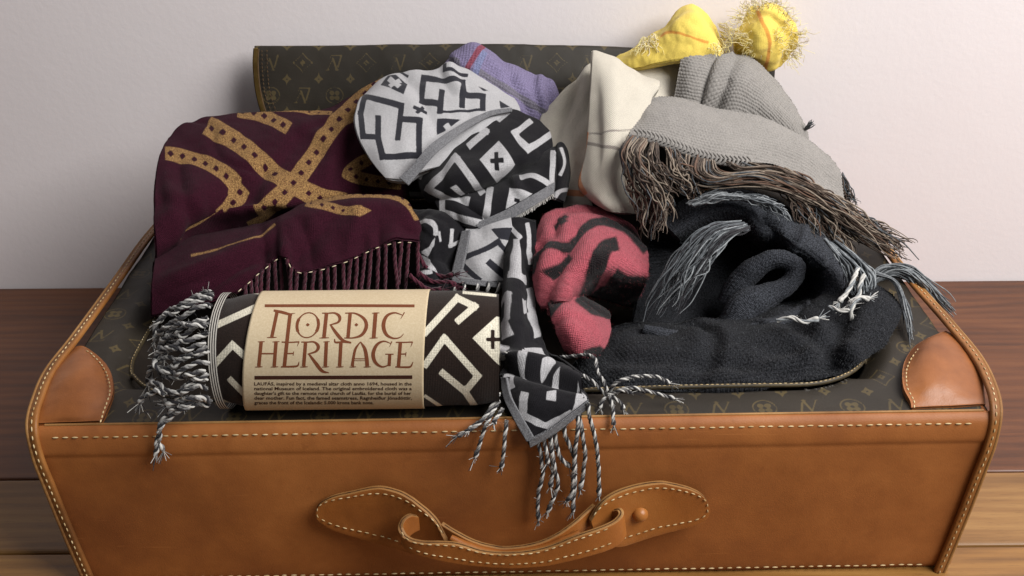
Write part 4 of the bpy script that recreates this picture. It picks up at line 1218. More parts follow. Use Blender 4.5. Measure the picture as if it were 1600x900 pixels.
# ================================================================== rolled scarf in its paper band
roll = empty('rolled_scarf', P(np.array(560.), np.array(640.), np.array(.036)), 'rolled dark brown scarf with cream angular pattern, wrapped in a printed paper band', 'scarf')
RC = np.array((0.036, 0.1912)); RA, RB = 0.0415, 0.0415
def roll_surface(name, x0, x1, dr, mat, parent, items=None, nth=150, nx_=150, lump=0.0012, a0=-0.15, a1=1.15, taper=True, solid=0.0, slant=(0.0, 0.0)):
    th = np.linspace(a0 * 2 * math.pi, a1 * 2 * math.pi, nth) if a1 - a0 < 1 else np.linspace(0, 2 * math.pi, nth, endpoint=False)
    TH, X_ = np.meshgrid(th, np.linspace(x0, x1, nx_), indexing='ij')
    t = (X_ - x0) / (x1 - x0)
    f = 1.0
    if taper:
        f = 1 - 0.10 * np.exp(-((t) / 0.06) ** 2) - 0.06 * np.exp(-((1 - t) / 0.05) ** 2)
    cy, sy = np.cos(TH), np.sin(TH)
    e = 0.92
    Yv = RC[0] + (RA * f + dr) * np.sign(cy) * np.abs(cy) ** e
    Zv = RC[1] + (RB * f + dr) * np.sign(sy) * np.abs(sy) ** e
    pos = np.stack([X_ + (slant[0] * (1 - t) + slant[1] * t) * np.sin(TH), Yv, Zv], -1)
    h = lump * fbm(pos * 30, 61, 3)
    pos[..., 1] += cy * h; pos[..., 2] += sy * h
    pos[..., 1] += 0.004 * X_   # lies a touch askew
    V_ = pos.reshape(-1, 3)
    px, py = proj(V_)
    closed = a1 - a0 >= 1
    if closed:
        idx = np.arange(nth * nx_).reshape(nth, nx_)
        idx2 = np.vstack([idx, idx[:1]])
        F_ = np.stack([idx2[:-1, :-1], idx2[:-1, 1:], idx2[1:, 1:], idx2[1:, :-1]], -1).reshape(-1, 4)
    else:
        F_ = grid_faces(nth, nx_)
    uv = np.stack([X_, TH * RA], -1).reshape(-1, 2)
    ob = mesh_obj(name, V_, F_, mat, parent, attrs={'pat': sdf(px, py, items)} if items else None, uv=uv)
    if solid:
        solidify(ob, solid, 0)
    return ob
RR_, kr = (200, 430), 2.667
ZR = lambda *p: zz(RR_, kr, p)
roll_items = [('s', 5.2, ZR((1240, 238), (1372, 95), (1445, 130), (1378, 188))), ('s', 5.2, ZR((1240, 372), (1318, 262), (1458, 420), (1405, 485), (1312, 408))), ('p', ZR((1435, 262), (1535, 172), (1580, 180), (1580, 400), (1535, 365))), ('-s', 3.0, ZR((1520, 235), (1520, 300))), ('-s', 3.0, ZR((1500, 268), (1545, 268))),
 ('s', 2.2, ZR((1400, 72), (1530, 84))), ('s', 2.6, ZR((1240, 505), (1300, 545))), ('s', 5.0, ZR((1400, 478), (1445, 545))),
 ('s', 5.2, ZR((360, 212), (530, 135))), ('s', 5.2, ZR((340, 395), (435, 290), (500, 350))), ('s', 4.6, ZR((428, 437), (480, 490))), ('p', ZR((372, 68), (424, 86), (372, 118))), ('p', ZR((345, 485), (380, 510), (475, 552), (345, 560))), ('s', 2.6, ZR((440, 58), (540, 72)))]
xl = P(np.array(325.), np.array(547.), np.array(-.005))[0]; xr = P(np.array(779.), np.array(547.), np.array(-.005))[0]
roll_surface('cloth', xl, xr, 0.0, M['roll'], roll, roll_items, 200, 260)
# spiral edge seen at the right end, closing disc
for xe, sgn in ((xr, 1), (xl, -1)):
    sp = np.linspace(0, 1, 160)
    an = sp * 6 * math.pi + 1.2
    rad = 0.006 + (RA * 0.88 - 0.006) * sp
    A_ = np.stack([np.full(160, xe - sgn * 0.004), RC[0] + rad * np.cos(an), RC[1] + rad * np.sin(an)], -1)
    B_ = A_ - np.array((sgn * 0.05, 0, 0))
    solidify(mesh_obj('cloth_layer', np.vstack([A_, B_]), grid_faces(2, 160), M['roll'], roll, attrs={'pat': np.full(320, 20.0)}), 0.002, 0)
k = N('lined_selvedge', 0.9, 0.1)
M['lined'] = k.done(k.mix(k.rng(k.wave(k.coords('UV'), 190.0, 0.6, 'X'), 0.42, 0.62), lin(44, 40, 40), lin(178, 174, 166)), 0.9, k.bump(k.noise(k.coords(), 1200.0, 2), 0.4, 0.0006))
roll_surface('selvedge', xl - 0.0015, xl + 0.0045, 0.0007, M['lined'], roll, None, 150, 8, 0.0008, taper=False)
TS, kts = (220, 440), 3.216
ZS = lambda *p: zz(TS, kts, p)
RT = [([(362, 60), (280, 68), (235, 112)], (.095, .09, .085)), ([(350, 95), (250, 120), (150, 160), (85, 225), (80, 290)], (.075, .07, .066, .062, .055)), ([(345, 130), (270, 150), (180, 190), (110, 240), (76, 275)], (.062, .056, .054, .054, .052)),
      ([(338, 205), (240, 245), (160, 300), (118, 345)], (.046, .040, .040, .042)), ([(332, 260), (230, 300), (130, 330), (70, 400), (42, 515)], (.040, .032, .032, .034, .036)), ([(330, 300), (230, 335), (150, 330), (90, 345)], (.036, .028, .028, .034)),
      ([(330, 350), (240, 385), (150, 425), (95, 440)], (.034, .024, .024, .030)), ([(328, 400), (240, 430), (165, 470), (85, 425), (68, 395)], (.032, .022, .022, .026, .030)), ([(330, 440), (245, 455), (170, 490), (110, 470)], (.032, .022, .02, .024)),
      ([(332, 490), (235, 520), (150, 552), (75, 510), (50, 490)], (.032, .022, .018, .022, .026)), ([(335, 540), (260, 530), (190, 580), (115, 600)], (.033, .022, .018, .018)), ([(338, 585), (250, 600), (170, 650), (102, 690), (80, 760), (85, 862)], (.035, .022, .012, .002, -.008, -.009)),
      ([(342, 620), (240, 630), (155, 680), (100, 735), (96, 850)], (.036, .022, .010, -.004, -.010)), ([(340, 170), (260, 200), (170, 230), (130, 300), (110, 380)], (.054, .046, .046, .045, .04)), ([(130, 560), (60, 550), (2, 590)], (.022, .022, .018)), ([(338, 600), (270, 570), (200, 590), (140, 620)], (.034, .02, .014, .012)),
      ([(355, 75), (260, 95), (190, 140), (130, 150), (90, 200)], (.085, .08, .076, .074, .07)), ([(335, 230), (250, 215), (170, 270), (100, 300)], (.044, .037, .036, .04)), ([(330, 470), (260, 495), (200, 540), (130, 560), (90, 540)], (.032, .02, .016, .018, .02)), ([(330, 320), (280, 360), (190, 390), (120, 380), (80, 410)], (.035, .026, .025, .028, .03))]
for z_, ys in RT:
    n_ = len(ys) - 1
    tassel([(x, y, max(d - 0.040 + 0.018 * i / n_, -0.012)) for i, ((x, y), d) in enumerate(zip(ZS(*z_), ys))], roll, random.uniform(0.0011, 0.0015), None, 7.5, mess=0.0035)

# ---- paper band with its print
k = N('kraft_paper', 0.75, 0.2)
ob_ = k.coords()
f1 = k.noise(ob_, 700.0, 4, 0.7); f2 = k.noise(ob_, 24.0, 4)
c = k.mix(k.rng(f1, 0.35, 0.7), lin(188, 170, 140), lin(200, 184, 155))
c = k.mix(k.rng(f2, 0.3, 0.75, 0, 0.35), c, lin(178, 158, 126))
M['paper'] = k.done(c, 0.78, k.bump(f1, 0.12, 0.0004))
k = N('brown_ink', 0.7, 0.2); M['ink'] = k.done(k.mix(k.noise(k.coords(), 500.0, 3), lin(98, 52, 30), lin(120, 68, 42)))
k = N('dark_ink', 0.7, 0.2); M['ink_dark'] = k.done(k.mix(k.noise(k.coords(), 500.0, 3), lin(50, 26, 18), lin(66, 36, 24)))
paper = empty('paper_band', P(np.array(525.), np.array(640.), np.array(.036)), 'cream paper band with brown lettering wrapped round the rolled brown scarf', 'label')
pxl = P(np.array(371.), np.array(547.), np.array(-.007))[0]; pxr = P(np.array(659.), np.array(547.), np.array(-.007))[0]
PDR = 0.0016
roll_surface('band', pxl, pxr, PDR, M['paper'], paper, None, 220, 90, 0.0, taper=False, solid=0.0004, slant=(0.0065, 0.0025))
def on_band(px, py, lift=0.00034):
    """where a line of sight meets the front of the band"""
    px = np.asarray(px, float); py = np.asarray(py, float)
    d = ray(px, py)
    ra, rb = RA + PDR + lift, RB + PDR + lift
    t = np.full(px.shape, 0.5)
    ts = np.linspace(0.52, 0.92, 1600)
    pts = CAM + d[:, None, :] * ts[None, :, None]
    yy = pts[..., 1] - 0.004 * pts[..., 0]
    g = (np.abs(yy - RC[0]) / ra) ** (2 / 0.92) + (np.abs(pts[..., 2] - RC[1]) / rb) ** (2 / 0.92) - 1
    i = np.argmax(g < 0, axis=1)
    i = np.clip(i, 1, None)
    a = np.arange(len(px))
    g0, g1 = g[a, i - 1], g[a, i]
    tt = ts[i - 1] + (ts[i] - ts[i - 1]) * g0 / (g0 - g1 + 1e-12)
    return CAM + d * tt[:, None]
RG, kg = (380, 450), 4.737
def ink_strokes(name, strokes, mat, n=26):
    V_, F_ = [], []
    base = 0
    for pts, wid in strokes:
        pts = np.asarray(pts, float)
        w = np.broadcast_to(np.asarray(wid, float), (len(pts),)) if np.ndim(wid) == 0 else np.asarray(wid, float)
        q = crom(np.column_stack([pts, w]) if len(pts) == len(w) else np.column_stack([pts, np.interp(np.linspace(0, 1, len(pts)), np.linspace(0, 1, len(w)), w)]), n)
        t = np.gradient(q[:, :2], axis=0); t /= np.linalg.norm(t, axis=1)[:, None]
        nn = np.stack([-t[:, 1], t[:, 0]], -1)
        l = q[:, :2] + nn * q[:, 2:3] / 2; r = q[:, :2] - nn * q[:, 2:3] / 2
        e = np.vstack([l, q[:, :2], r])
        V_.append(e); F_.append(grid_faces(3, n, base)); base += len(e)
    V_ = np.vstack(V_)
    pos = on_band(RG[0] + V_[:, 0] / kg, RG[1] + V_[:, 1] / kg)
    return mesh_obj(name, pos, np.vstack(F_), mat, paper)
def ell(cx, cy, rx, ry, a0, a1, n=14):
    a = np.radians(np.linspace(a0, a1, n))
    return [(cx + rx * math.cos(x) - ry * 0.09 * math.sin(x), cy + ry * math.sin(x)) for x in a]
def serif(x, y, w=34, t=8):
    return ([(x - w, y + 1), (x, y), (x + w, y - 1)], (t * .6, t * 1.2, t * .6))
G_ = []
G_ += [([(252, 172), (212, 362)], 25), serif(212, 366, 36), ([(226, 166), (290, 180), (362, 200)], (16, 22, 16)), ([(347, 196), (325, 390), (305, 580)], 27), ([(345, 192), (385, 186)], (10, 3))]
G_ += [(ell(478, 275, 79, 92, -170, -10), (21, 9, 9, 9, 21)), (ell(478, 275, 79, 92, 10, 170), (21, 9, 9, 9, 21)), (ell(478, 275, 79, 92, 150, 210), 22), (ell(478, 275, 79, 92, -30, 30), 22), ([(464, 273), (478, 272), (492, 271)], (3, 24, 3))]
G_ += [([(617, 186), (598, 366)], 27), serif(600, 369, 36), ([(585, 186), (640, 186)], 9), ([(622, 187), (680, 186), (714, 214), (704, 252), (640, 274)], (9, 14, 24, 16, 8)), ([(645, 270), (690, 335), (740, 388), (800, 402)], (12, 24, 22, 6))]
G_ += [([(792, 186), (776, 366)], 26), ([(755, 186), (830, 188), (895, 228), (912, 285), (880, 345), (820, 368), (748, 370)], (8, 12, 22, 27, 22, 12, 8)), ([(824, 273), (838, 272), (852, 271)], (3, 24, 3))]
G_ += [([(980, 186), (966, 366)], 29), serif(966, 370, 30), serif(981, 185, 28)]
G_ += [([(1178, 200), (1120, 183), (1062, 208), (1038, 275), (1058, 342), (1110, 372), (1160, 366), (1188, 338)], (6, 12, 22, 29, 24, 13, 9, 4)), ([(1194, 180), (1166, 228)], (9, 4))]
G_ += [([(133, 402), (116, 578)], 26), ([(243, 402), (230, 578)], 26), ([(130, 486), (235, 486)], 11), serif(116, 584, 28), serif(232, 584, 28), serif(134, 398, 26), serif(243, 398, 26)]
G_ += [([(285, 400), (350, 402), (414, 398)], 10), ([(414, 396), (400, 432)], (9, 3)), ([(315, 486), (374, 484)], 10), ([(374, 470), (370, 500)], 6), ([(280, 584), (350, 582), (402, 576), (414, 545)], (10, 14, 13, 4))]
G_ += [([(462, 402), (448, 578)], 26), serif(450, 584, 28), ([(430, 400), (480, 400)], 9), ([(466, 401), (525, 400), (556, 432), (540, 468), (478, 490)], (9, 14, 25, 17, 8)), ([(486, 487), (540, 560), (585, 614), (636, 628)], (12, 25, 22, 5))]
G_ += [([(616, 402), (608, 578)], 26), serif(610, 584, 26), serif(617, 398, 24)]
G_ += [([(676, 376), (684, 402), (740, 400), (800, 408)], (6, 14, 13, 6)), ([(724, 404), (714, 578)], 26), serif(715, 584, 28)]
G_ += [([(868, 398), (832, 450), (816, 520), (808, 578)], (6, 18, 20, 24)), ([(868, 398), (900, 450), (914, 520), (918, 578)], (8, 24, 28, 28)), ([(822, 524), (908, 524)], 7), ([(820, 538), (908, 538)], 5), serif(812, 584, 24), serif(918, 584, 26)]
G_ += [([(1096, 412), (1040, 394), (988, 422), (962, 490), (980, 552), (1030, 584), (1086, 566)], (5, 12, 22, 28, 24, 13, 8)), ([(1100, 396), (1084, 434)], (9, 3)), ([(1086, 490), (1080, 578)], 24), ([(1052, 490), (1114, 490)], 8)]
G_ += [([(1164, 402), (1150, 580)], 26), ([(1130, 402), (1190, 402), (1254, 400)], 10), ([(1254, 398), (1240, 436)], (9, 3)), ([(1160, 490), (1206, 488)], 10), ([(1206, 474), (1202, 506)], 6), ([(1126, 584), (1190, 586), (1238, 582), (1258, 545)], (10, 14, 14, 4))]
ink_strokes('lettering', G_, M['ink'])
ink_strokes('rule', [([(160, 131), (700, 130), (1268, 132)], 21)], M['ink'], 60)
ink_strokes('rule', [([(84, 664), (700, 662), (1252, 660)], 27)], M['ink_dark'], 60)
LINES = ["LAUFÁS, inspired by a medieval altar cloth anno 1694, housed in the", "national Museum of Iceland. The original embroidered cloth was a",
         "daughter's gift to the remote rural church of Laufás, for the burial of her", "dear mother. Fun fact, the famed seamstress, Ragnheiður Jónsdóttir,", "graces the front of the Icelandic 5.000 krona bank note."]
for i, (ln, x1) in enumerate(zip(LINES, (1248, 1248, 1244, 1248, 965))):
    cu = bpy.data.curves.new('small_print', 'FONT'); cu.body = ln; cu.offset = 0.018; cu.resolution_u = 2; cu.size = 1.0
    tmp = bpy.data.objects.new('small_print', cu)
    me = tmp.to_mesh()
    v = np.array([tuple(a.co) for a in me.vertices]); fs = [tuple(p.vertices) for p in me.polygons]
    tmp.to_mesh_clear(); bpy.data.objects.remove(tmp); bpy.data.curves.remove(cu)
    x0 = 82
    X_ = x0 + (v[:, 0] - v[:, 0].min()) / (v[:, 0].max() - v[:, 0].min()) * (x1 - x0)
    Y_ = 721 + i * 35.0 - v[:, 1] * 34.0
    mesh_obj('small_print', on_band(RG[0] + X_ / kg, RG[1] + Y_ / kg), fs, M['ink_dark'], paper, smooth=False)

# ================================================================== pink scarf
pink = empty('pink_scarf', P(np.array(910.), np.array(540.), np.array(.12)), 'fuzzy pink scarf with black lines, folded with a dark hollow', 'scarf')
R8, k8 = (820, 300), 3.21
Z8 = lambda *p: zz(R8, k8, p)
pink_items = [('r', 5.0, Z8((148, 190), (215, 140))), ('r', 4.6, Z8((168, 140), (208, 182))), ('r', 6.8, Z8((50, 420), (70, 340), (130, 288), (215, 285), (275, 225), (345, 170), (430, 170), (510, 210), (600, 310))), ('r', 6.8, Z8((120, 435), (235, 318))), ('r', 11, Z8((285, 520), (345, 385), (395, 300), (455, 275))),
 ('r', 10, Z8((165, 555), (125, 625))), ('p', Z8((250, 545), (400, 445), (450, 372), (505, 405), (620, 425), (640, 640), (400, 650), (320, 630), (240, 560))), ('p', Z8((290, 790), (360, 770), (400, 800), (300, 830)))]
pk = [
 [(848, 343, .262), (878, 328, .275), (925, 326, .28), (975, 349, .27), (1004, 384, .25)],
 [(837, 370, .232), (870, 358, .228), (920, 354, .228), (968, 374, .222), (1012, 408, .218)],
 [(833, 402, .202), (866, 394, .188), (912, 388, .184), (955, 402, .180), (1013, 428, .192)],
 [(834, 435, .172), (866, 428, .156), (902, 422, .154), (942, 418, .168), (1008, 446, .195)],
 [(839, 462, .150), (866, 458, .136), (890, 456, .136), (925, 440, .180), (1000, 462, .215)],
 [(846, 482, .138), (866, 478, .126), (885, 474, .130), (915, 460, .200), (990, 478, .225)]]
pinkA = solidify(cloth('cloth_fold', pk, M['pink'], pink, step=2.2, skirt=0.035, wr=0.003, wscale=34, seed=51, ridge=0.002, rscale=18, creases=[(905, 360, 870, 440, 10, -.003), (860, 360, 850, 450, 8, .002)], layers={'pat': pink_items}, fine=0.0006), 0.003)
pk2 = [
 [(846, 456, .165), (885, 456, .165), (915, 470, .18), (950, 490, .190)],
 [(854, 476, .134), (886, 476, .126), (916, 487, .134), (952, 506, .155)],
 [(862, 494, .114), (888, 494, .102), (918, 504, .106), (951, 524, .125)],
 [(871, 518, .098), (892, 520, .084), (918, 528, .085), (944, 541, .105)],
 [(882, 541, .090), (897, 547, .079), (915, 550, .080), (934, 550, .094)],
 [(889, 550, .092), (900, 556, .084), (913, 557, .085), (926, 555, .094)]]
pinkB = solidify(cloth('cloth_fold', pk2, M['pink'], pink, step=2.2, skirt=0.025, wr=0.002, wscale=34, seed=52, ridge=0.0015, rscale=22, layers={'pat': pink_items}, fine=0.0004), 0.003)

k = N('pink_fibre', 0.9, 0.1); M['fibre_pink'] = k.done(lin(172, 90, 98))
k = N('dark_fibre', 0.9, 0.1); M['fibre_dark'] = k.done(lin(46, 34, 38))
fuzz(pinkA, 14000, 0.0048, 0.00011, [M['fibre_pink'], M['fibre_pink'], M['fibre_dark']], 1)
fuzz(pinkB, 6000, 0.0048, 0.00011, [M['fibre_pink'], M['fibre_pink'], M['fibre_dark']], 2)

# ================================================================== cream scarf
cream = empty('cream_scarf', P(np.array(960.), np.array(330.), np.array(.3)), 'cream white scarf with thin grey and peach stripes, folded to a peak', 'scarf')
w1 = [[(909, 112, .42), (922, 98, .42), (945, 108, .415)], [(880, 146, .408), (905, 150, .398), (935, 156, .39)], [(843, 186, .395), (880, 200, .372), (928, 206, .358)], [(850, 230, .362), (882, 245, .34), (925, 246, .328)], [(868, 280, .332), (892, 290, .31), (922, 290, .302)], [(880, 328, .305), (902, 330, .29), (928, 326, .28)]]
solidify(cloth('cloth_fold', w1, M['white'], cream, step=2.2, skirt=0.03, wr=0.004, wscale=22, seed=61, ridge=0.0016, rscale=12, creases=[(905, 120, 870, 220, 8, -.003), (925, 180, 880, 270, 9, .002)], layers={'pat': [('s', 1, [(0, 0), (1, 1)])], 'pat2': [('r', 4.5, [(862, 292), (885, 300), (915, 305)])]}), 0.0015)
w2 = [
 [(924, 80, .392), (936, 81, .392), (980, 103, .392), (1031, 130, .388)],
 [(923, 106, .362), (944, 108, .355), (985, 122, .36), (1030, 138, .374)],
 [(921, 150, .340), (948, 150, .326), (985, 152, .336), (1018, 158, .358)],
 [(918, 200, .320), (948, 200, .302), (982, 200, .312), (1012, 200, .338)],
 [(913, 250, .302), (944, 254, .278), (978, 254, .288), (1010, 255, .318)],
 [(904, 288, .290), (938, 298, .262), (974, 298, .27), (1010, 300, .30)],
 [(918, 306, .278), (944, 318, .254), (974, 320, .26), (1010, 322, .29)],
 [(930, 318, .275), (950, 328, .256), (974, 333, .26), (1010, 334, .29)]]
def wfold(px, py):
    return 0.0022 * np.exp(-((px - 958 + (py - 120) * 0.1) / 12) ** 2) * np.exp(-((py - 110) / 60.0) ** 2) - 0.0035 * np.exp(-((px - 1000 + (py - 140) * 0.25) / 14) ** 2) * np.exp(-((py - 150) / 40.0) ** 2) - 0.003 * np.exp(-((px - 934) / 7) ** 2) * np.exp(-((py - 200) / 70.0) ** 2)
solidify(cloth('cloth_fold', w2, M['white'], cream, step=2.0, skirt=0.03, wr=0.0018, wscale=26, seed=62, fold=wfold, ridge=0.0007, rscale=13, creases=[(965, 140, 955, 300, 9, .0015)],
      layers={'pat': [('r', 2.6, [(917, 224), (945, 229), (985, 238), (1010, 240)]), ('r', 1.6, [(918, 210), (950, 206), (990, 203)])], 'pat2': [('r', 3.6, [(918, 206), (911, 250), (907, 282), (917, 303)])]}), 0.0015)
w3 = [[(968, 100, .445), (1000, 88, .45), (1040, 84, .45), (1075, 90, .45)], [(968, 120, .425), (1005, 112, .425), (1040, 112, .425), (1075, 118, .43)], [(968, 150, .405), (1005, 145, .40), (1040, 148, .40), (1075, 152, .41)], [(968, 185, .385), (1005, 182, .38), (1040, 182, .38), (1075, 185, .39)]]
solidify(cloth('cloth_fold', w3, M['white'], cream, step=2.4, skirt=0.03, wr=0.003, seed=63, layers={'pat': [('s', 1, [(0, 0), (1, 1)])], 'pat2': [('s', 1, [(0, 0), (1, 1)])]}), 0.0015)

# ================================================================== lilac scarf
lilac = empty('lilac_scarf', P(np.array(790.), np.array(180.), np.array(.39)), 'lilac scarf with a thin red stripe tucked behind the black and white scarf', 'scarf')
pl = [[(689, 104, .424), (700, 90, .43), (716, 75, .434), (740, 69, .436), (756, 74, .436), (800, 99, .434), (840, 117, .430), (860, 122, .426), (868, 134, .420), (876, 158, .41)],
      [(687, 106, .418), (700, 97, .418), (714, 88, .417), (738, 84, .415), (758, 91, .414), (800, 116, .411), (838, 134, .41), (857, 140, .41), (864, 150, .407), (872, 168, .402)],
      [(686, 110, .414), (700, 108, .409), (712, 106, .405), (734, 106, .401), (758, 115, .398), (798, 140, .395), (834, 158, .397), (852, 164, .400), (858, 172, .400), (866, 182, .400)],
      [(690, 124, .412), (702, 128, .405), (712, 130, .400), (730, 132, .396), (754, 142, .392), (792, 166, .390), (828, 186, .392), (846, 192, .396), (852, 196, .398), (860, 200, .40)]]
solidify(cloth('cloth', pl, M['purple'], lilac, step=2.2, skirt=0.035, wr=0.0025, wscale=30, seed=71, ridge=0.0025, rscale=20, creases=[(700, 95, 735, 120, 5, -.003), (780, 90, 830, 180, 7, -.0025), (845, 118, 850, 180, 5, .003)], layers={'pat': [('r', 4.2, [(756, 72), (742, 88), (728, 112), (722, 128)])], 'pat2': [('r', 5, [(742, 108), (790, 138), (838, 168), (856, 178)]), ('r', 3, [(700, 90), (716, 96), (712, 112)])], 'pat3': [('r', 5, [(756, 84), (746, 104), (740, 130)])]}), 0.0015)

# ================================================================== yellow scarf
yel = empty('yellow_scarf', P(np.array(1120.), np.array(100.), np.array(.42)), 'bright yellow scarf with pale fringe and orange stripe poking up at the back', 'scarf')
y1 = [[(955, 96, .452), (985, 76, .455), (1015, 57, .458), (1038, 43, .46), (1060, 19, .462), (1081, 9, .464), (1103, 21, .462), (1119, 44, .458), (1131, 72, .452)],
      [(957, 99, .440), (990, 84, .436), (1020, 68, .434), (1043, 54, .43), (1064, 36, .428), (1083, 30, .426), (1102, 42, .43), (1117, 58, .436), (1130, 80, .444)],
      [(960, 103, .432), (995, 94, .424), (1025, 82, .42), (1048, 70, .414), (1068, 60, .41), (1085, 58, .408), (1102, 66, .414), (1117, 78, .422), (1130, 92, .436)],
      [(964, 110, .428), (1000, 106, .418), (1030, 100, .412), (1050, 96, .406), (1070, 94, .404), (1088, 94, .404), (1103, 98, .41), (1118, 104, .418), (1130, 110, .43)]]
solidify(cloth('cloth_fold', y1, M['yellow'], yel, step=2.2, skirt=0.03, wr=0.006, wscale=40, seed=81, ridge=0.003, rscale=18, layers={'pat': [('r', 1.8, [(1036, 62), (1056, 53), (1082, 58), (1102, 68)])]}), 0.0015)
y2 = [[(1163, 26, .455), (1180, 12, .46), (1204, 7, .462), (1226, 20, .457)], [(1150, 48, .446), (1176, 38, .428), (1206, 34, .426), (1239, 46, .446)], [(1147, 70, .444), (1174, 66, .42), (1206, 66, .418), (1242, 72, .444)], [(1156, 88, .446), (1178, 90, .428), (1206, 92, .424), (1234, 88, .444)], [(1180, 102, .446), (1190, 106, .438), (1204, 107, .436), (1220, 100, .446)]]
solidify(cloth('cloth_fold', y2, M['yellow'], yel, step=2.0, skirt=0.03, wr=0.006, wscale=48, seed=82, ridge=0.003, rscale=26, layers={'pat': [('r', 2.4, [(1183, 10), (1190, 34), (1199, 60), (1200, 80), (1196, 106)])]}), 0.0015)
YM = [M['yarn_yellow'], M['yarn_yellow'], M['yarn_cream']]
strands('fringe', [[(1000, 62, .43), (990, 74, .425), (986, 92, .42)], [(1024, 52, .428), (1030, 70, .42), (1038, 86, .412)]], 30, yel, YM, 0.0004, 5, 0.004, 12, 0.006, 0.5, 3)
strands('fringe', [[(1122, 34, .445), (1138, 42, .44), (1142, 74, .43)], [(1128, 60, .44), (1136, 70, .435), (1130, 92, .42)], [(1105, 60, .42), (1112, 75, .41), (1122, 94, .405)]], 46, yel, YM, 0.0004, 4, 0.004, 12, 0.006, 0.5, 4)
rim = [(1160, 30), (1170, 18), (1185, 10), (1205, 7), (1222, 16), (1232, 32), (1240, 50), (1243, 70), (1236, 86), (1150, 48), (1165, 60), (1180, 74), (1215, 60), (1225, 80)]
for_g = []
rr = random.Random(5)
bag = Bag()
for i in range(420):
    a = rr.choice(rim); x, y = a[0] + rr.gauss(0, 5), a[1] + rr.gauss(0, 5)
    dx, dy = (x - 1196), (y - 60)
    l = math.hypot(dx, dy) + 1e-6
    L = rr.uniform(3, 15)
    ex, ey = x + dx / l * L + rr.gauss(0, 7), y + dy / l * L * 0.8 + rr.gauss(0, 7)
    d0 = .43 if l > 34 else .418
    pth = px3([(x, y, d0 + .008), ((x + ex) / 2 + rr.gauss(0, 5), (y + ey) / 2 + rr.gauss(-1, 4), d0 - .003), (ex, ey, d0)], 9)
    bag.tube(pth, 0.00022 * rr.uniform(0.7, 1.4), 4, rr.randrange(3))
ob = bag.build('fringe', YM, yel); ob['kind'] = 'stuff'

# ================================================================== grey knitted scarf
grey = empty('grey_scarf', P(np.array(1160.), np.array(250.), np.array(.32)), 'light grey garter-knit scarf with long loose brown fringe', 'scarf')
gk = garter(0.0033, 0.0036, 0.0012)
gk2 = garter(0.0036, 0.0033, 0.0012)
g1 = [[(1067, 66, .415), (1080, 70, .415), (1104, 79, .415), (1130, 90, .415)], [(1063, 98, .402), (1080, 100, .396), (1100, 105, .396), (1122, 112, .402)], [(1057, 132, .392), (1075, 136, .384), (1095, 140, .384), (1112, 145, .392)], [(1050, 168, .384), (1072, 172, .378), (1092, 176, .378), (1106, 180, .384)]]
cloth('cloth_fold', g1, M['grey'], grey, step=1.05, skirt=0.025, wr=0.003, seed=91, disp=gk2)
g2 = [[(1106, 120, .398), (1122, 98, .408), (1138, 84, .415), (1150, 78, .418), (1182, 96, .418), (1212, 126, .412), (1240, 164, .402), (1261, 206, .388)],
      [(1104, 134, .390), (1120, 118, .390), (1138, 106, .390), (1156, 106, .392), (1184, 124, .390), (1210, 150, .386), (1238, 184, .380), (1264, 222, .374)],
      [(1101, 152, .384), (1120, 144, .376), (1140, 138, .374), (1160, 140, .374), (1186, 154, .372), (1212, 176, .370), (1240, 206, .367), (1268, 238, .365)],
      [(1098, 176, .378), (1120, 178, .370), (1142, 178, .366), (1162, 184, .366), (1188, 196, .366), (1215, 214, .365), (1242, 238, .364), (1272, 262, .362)]]
def g2fold(px, py):
    return 0.005 * np.exp(-((px - 1124 + (py - 100) * 0.32) / 9) ** 2) - 0.005 * np.exp(-((px - 1146 + (py - 100) * 0.4) / 11) ** 2)
cloth('cloth_fold', g2, M['grey'], grey, step=1.05, skirt=0.03, wr=0.003, seed=92, disp=gk, fold=g2fold)
g3 = [[(1003, 164, .372), (1014, 153, .374), (1040, 150, .372), (1070, 155, .366), (1110, 165, .36), (1155, 174, .356), (1200, 188, .354), (1250, 211, .354), (1293, 240, .354), (1313, 264, .35)],
      [(996, 178, .346), (1014, 170, .342), (1042, 170, .336), (1074, 177, .330), (1116, 190, .324), (1165, 200, .324), (1212, 212, .326), (1256, 232, .33), (1296, 260, .334), (1316, 282, .336)],
      [(987, 197, .318), (1010, 194, .312), (1044, 200, .304), (1082, 212, .298), (1126, 224, .296), (1174, 230, .300), (1218, 238, .306), (1260, 256, .312), (1296, 284, .318), (1318, 304, .322)],
      [(983, 210, .300), (1008, 212, .294), (1046, 224, .286), (1088, 240, .280), (1130, 250, .280), (1176, 253, .286), (1218, 257, .292), (1260, 276, .298), (1296, 304, .302), (1319, 324, .308)]]
cloth('cloth_fold', g3, M['grey'], grey, step=1.05, skirt=0.025, wr=0.004, wscale=20, seed=93, disp=gk)
FM = [M['yarn_brown'], M['yarn_brown'], M['yarn_tan'], M['yarn_rust'], M['yarn_brown'], M['yarn_tan'], M['yarn_dgrey']]
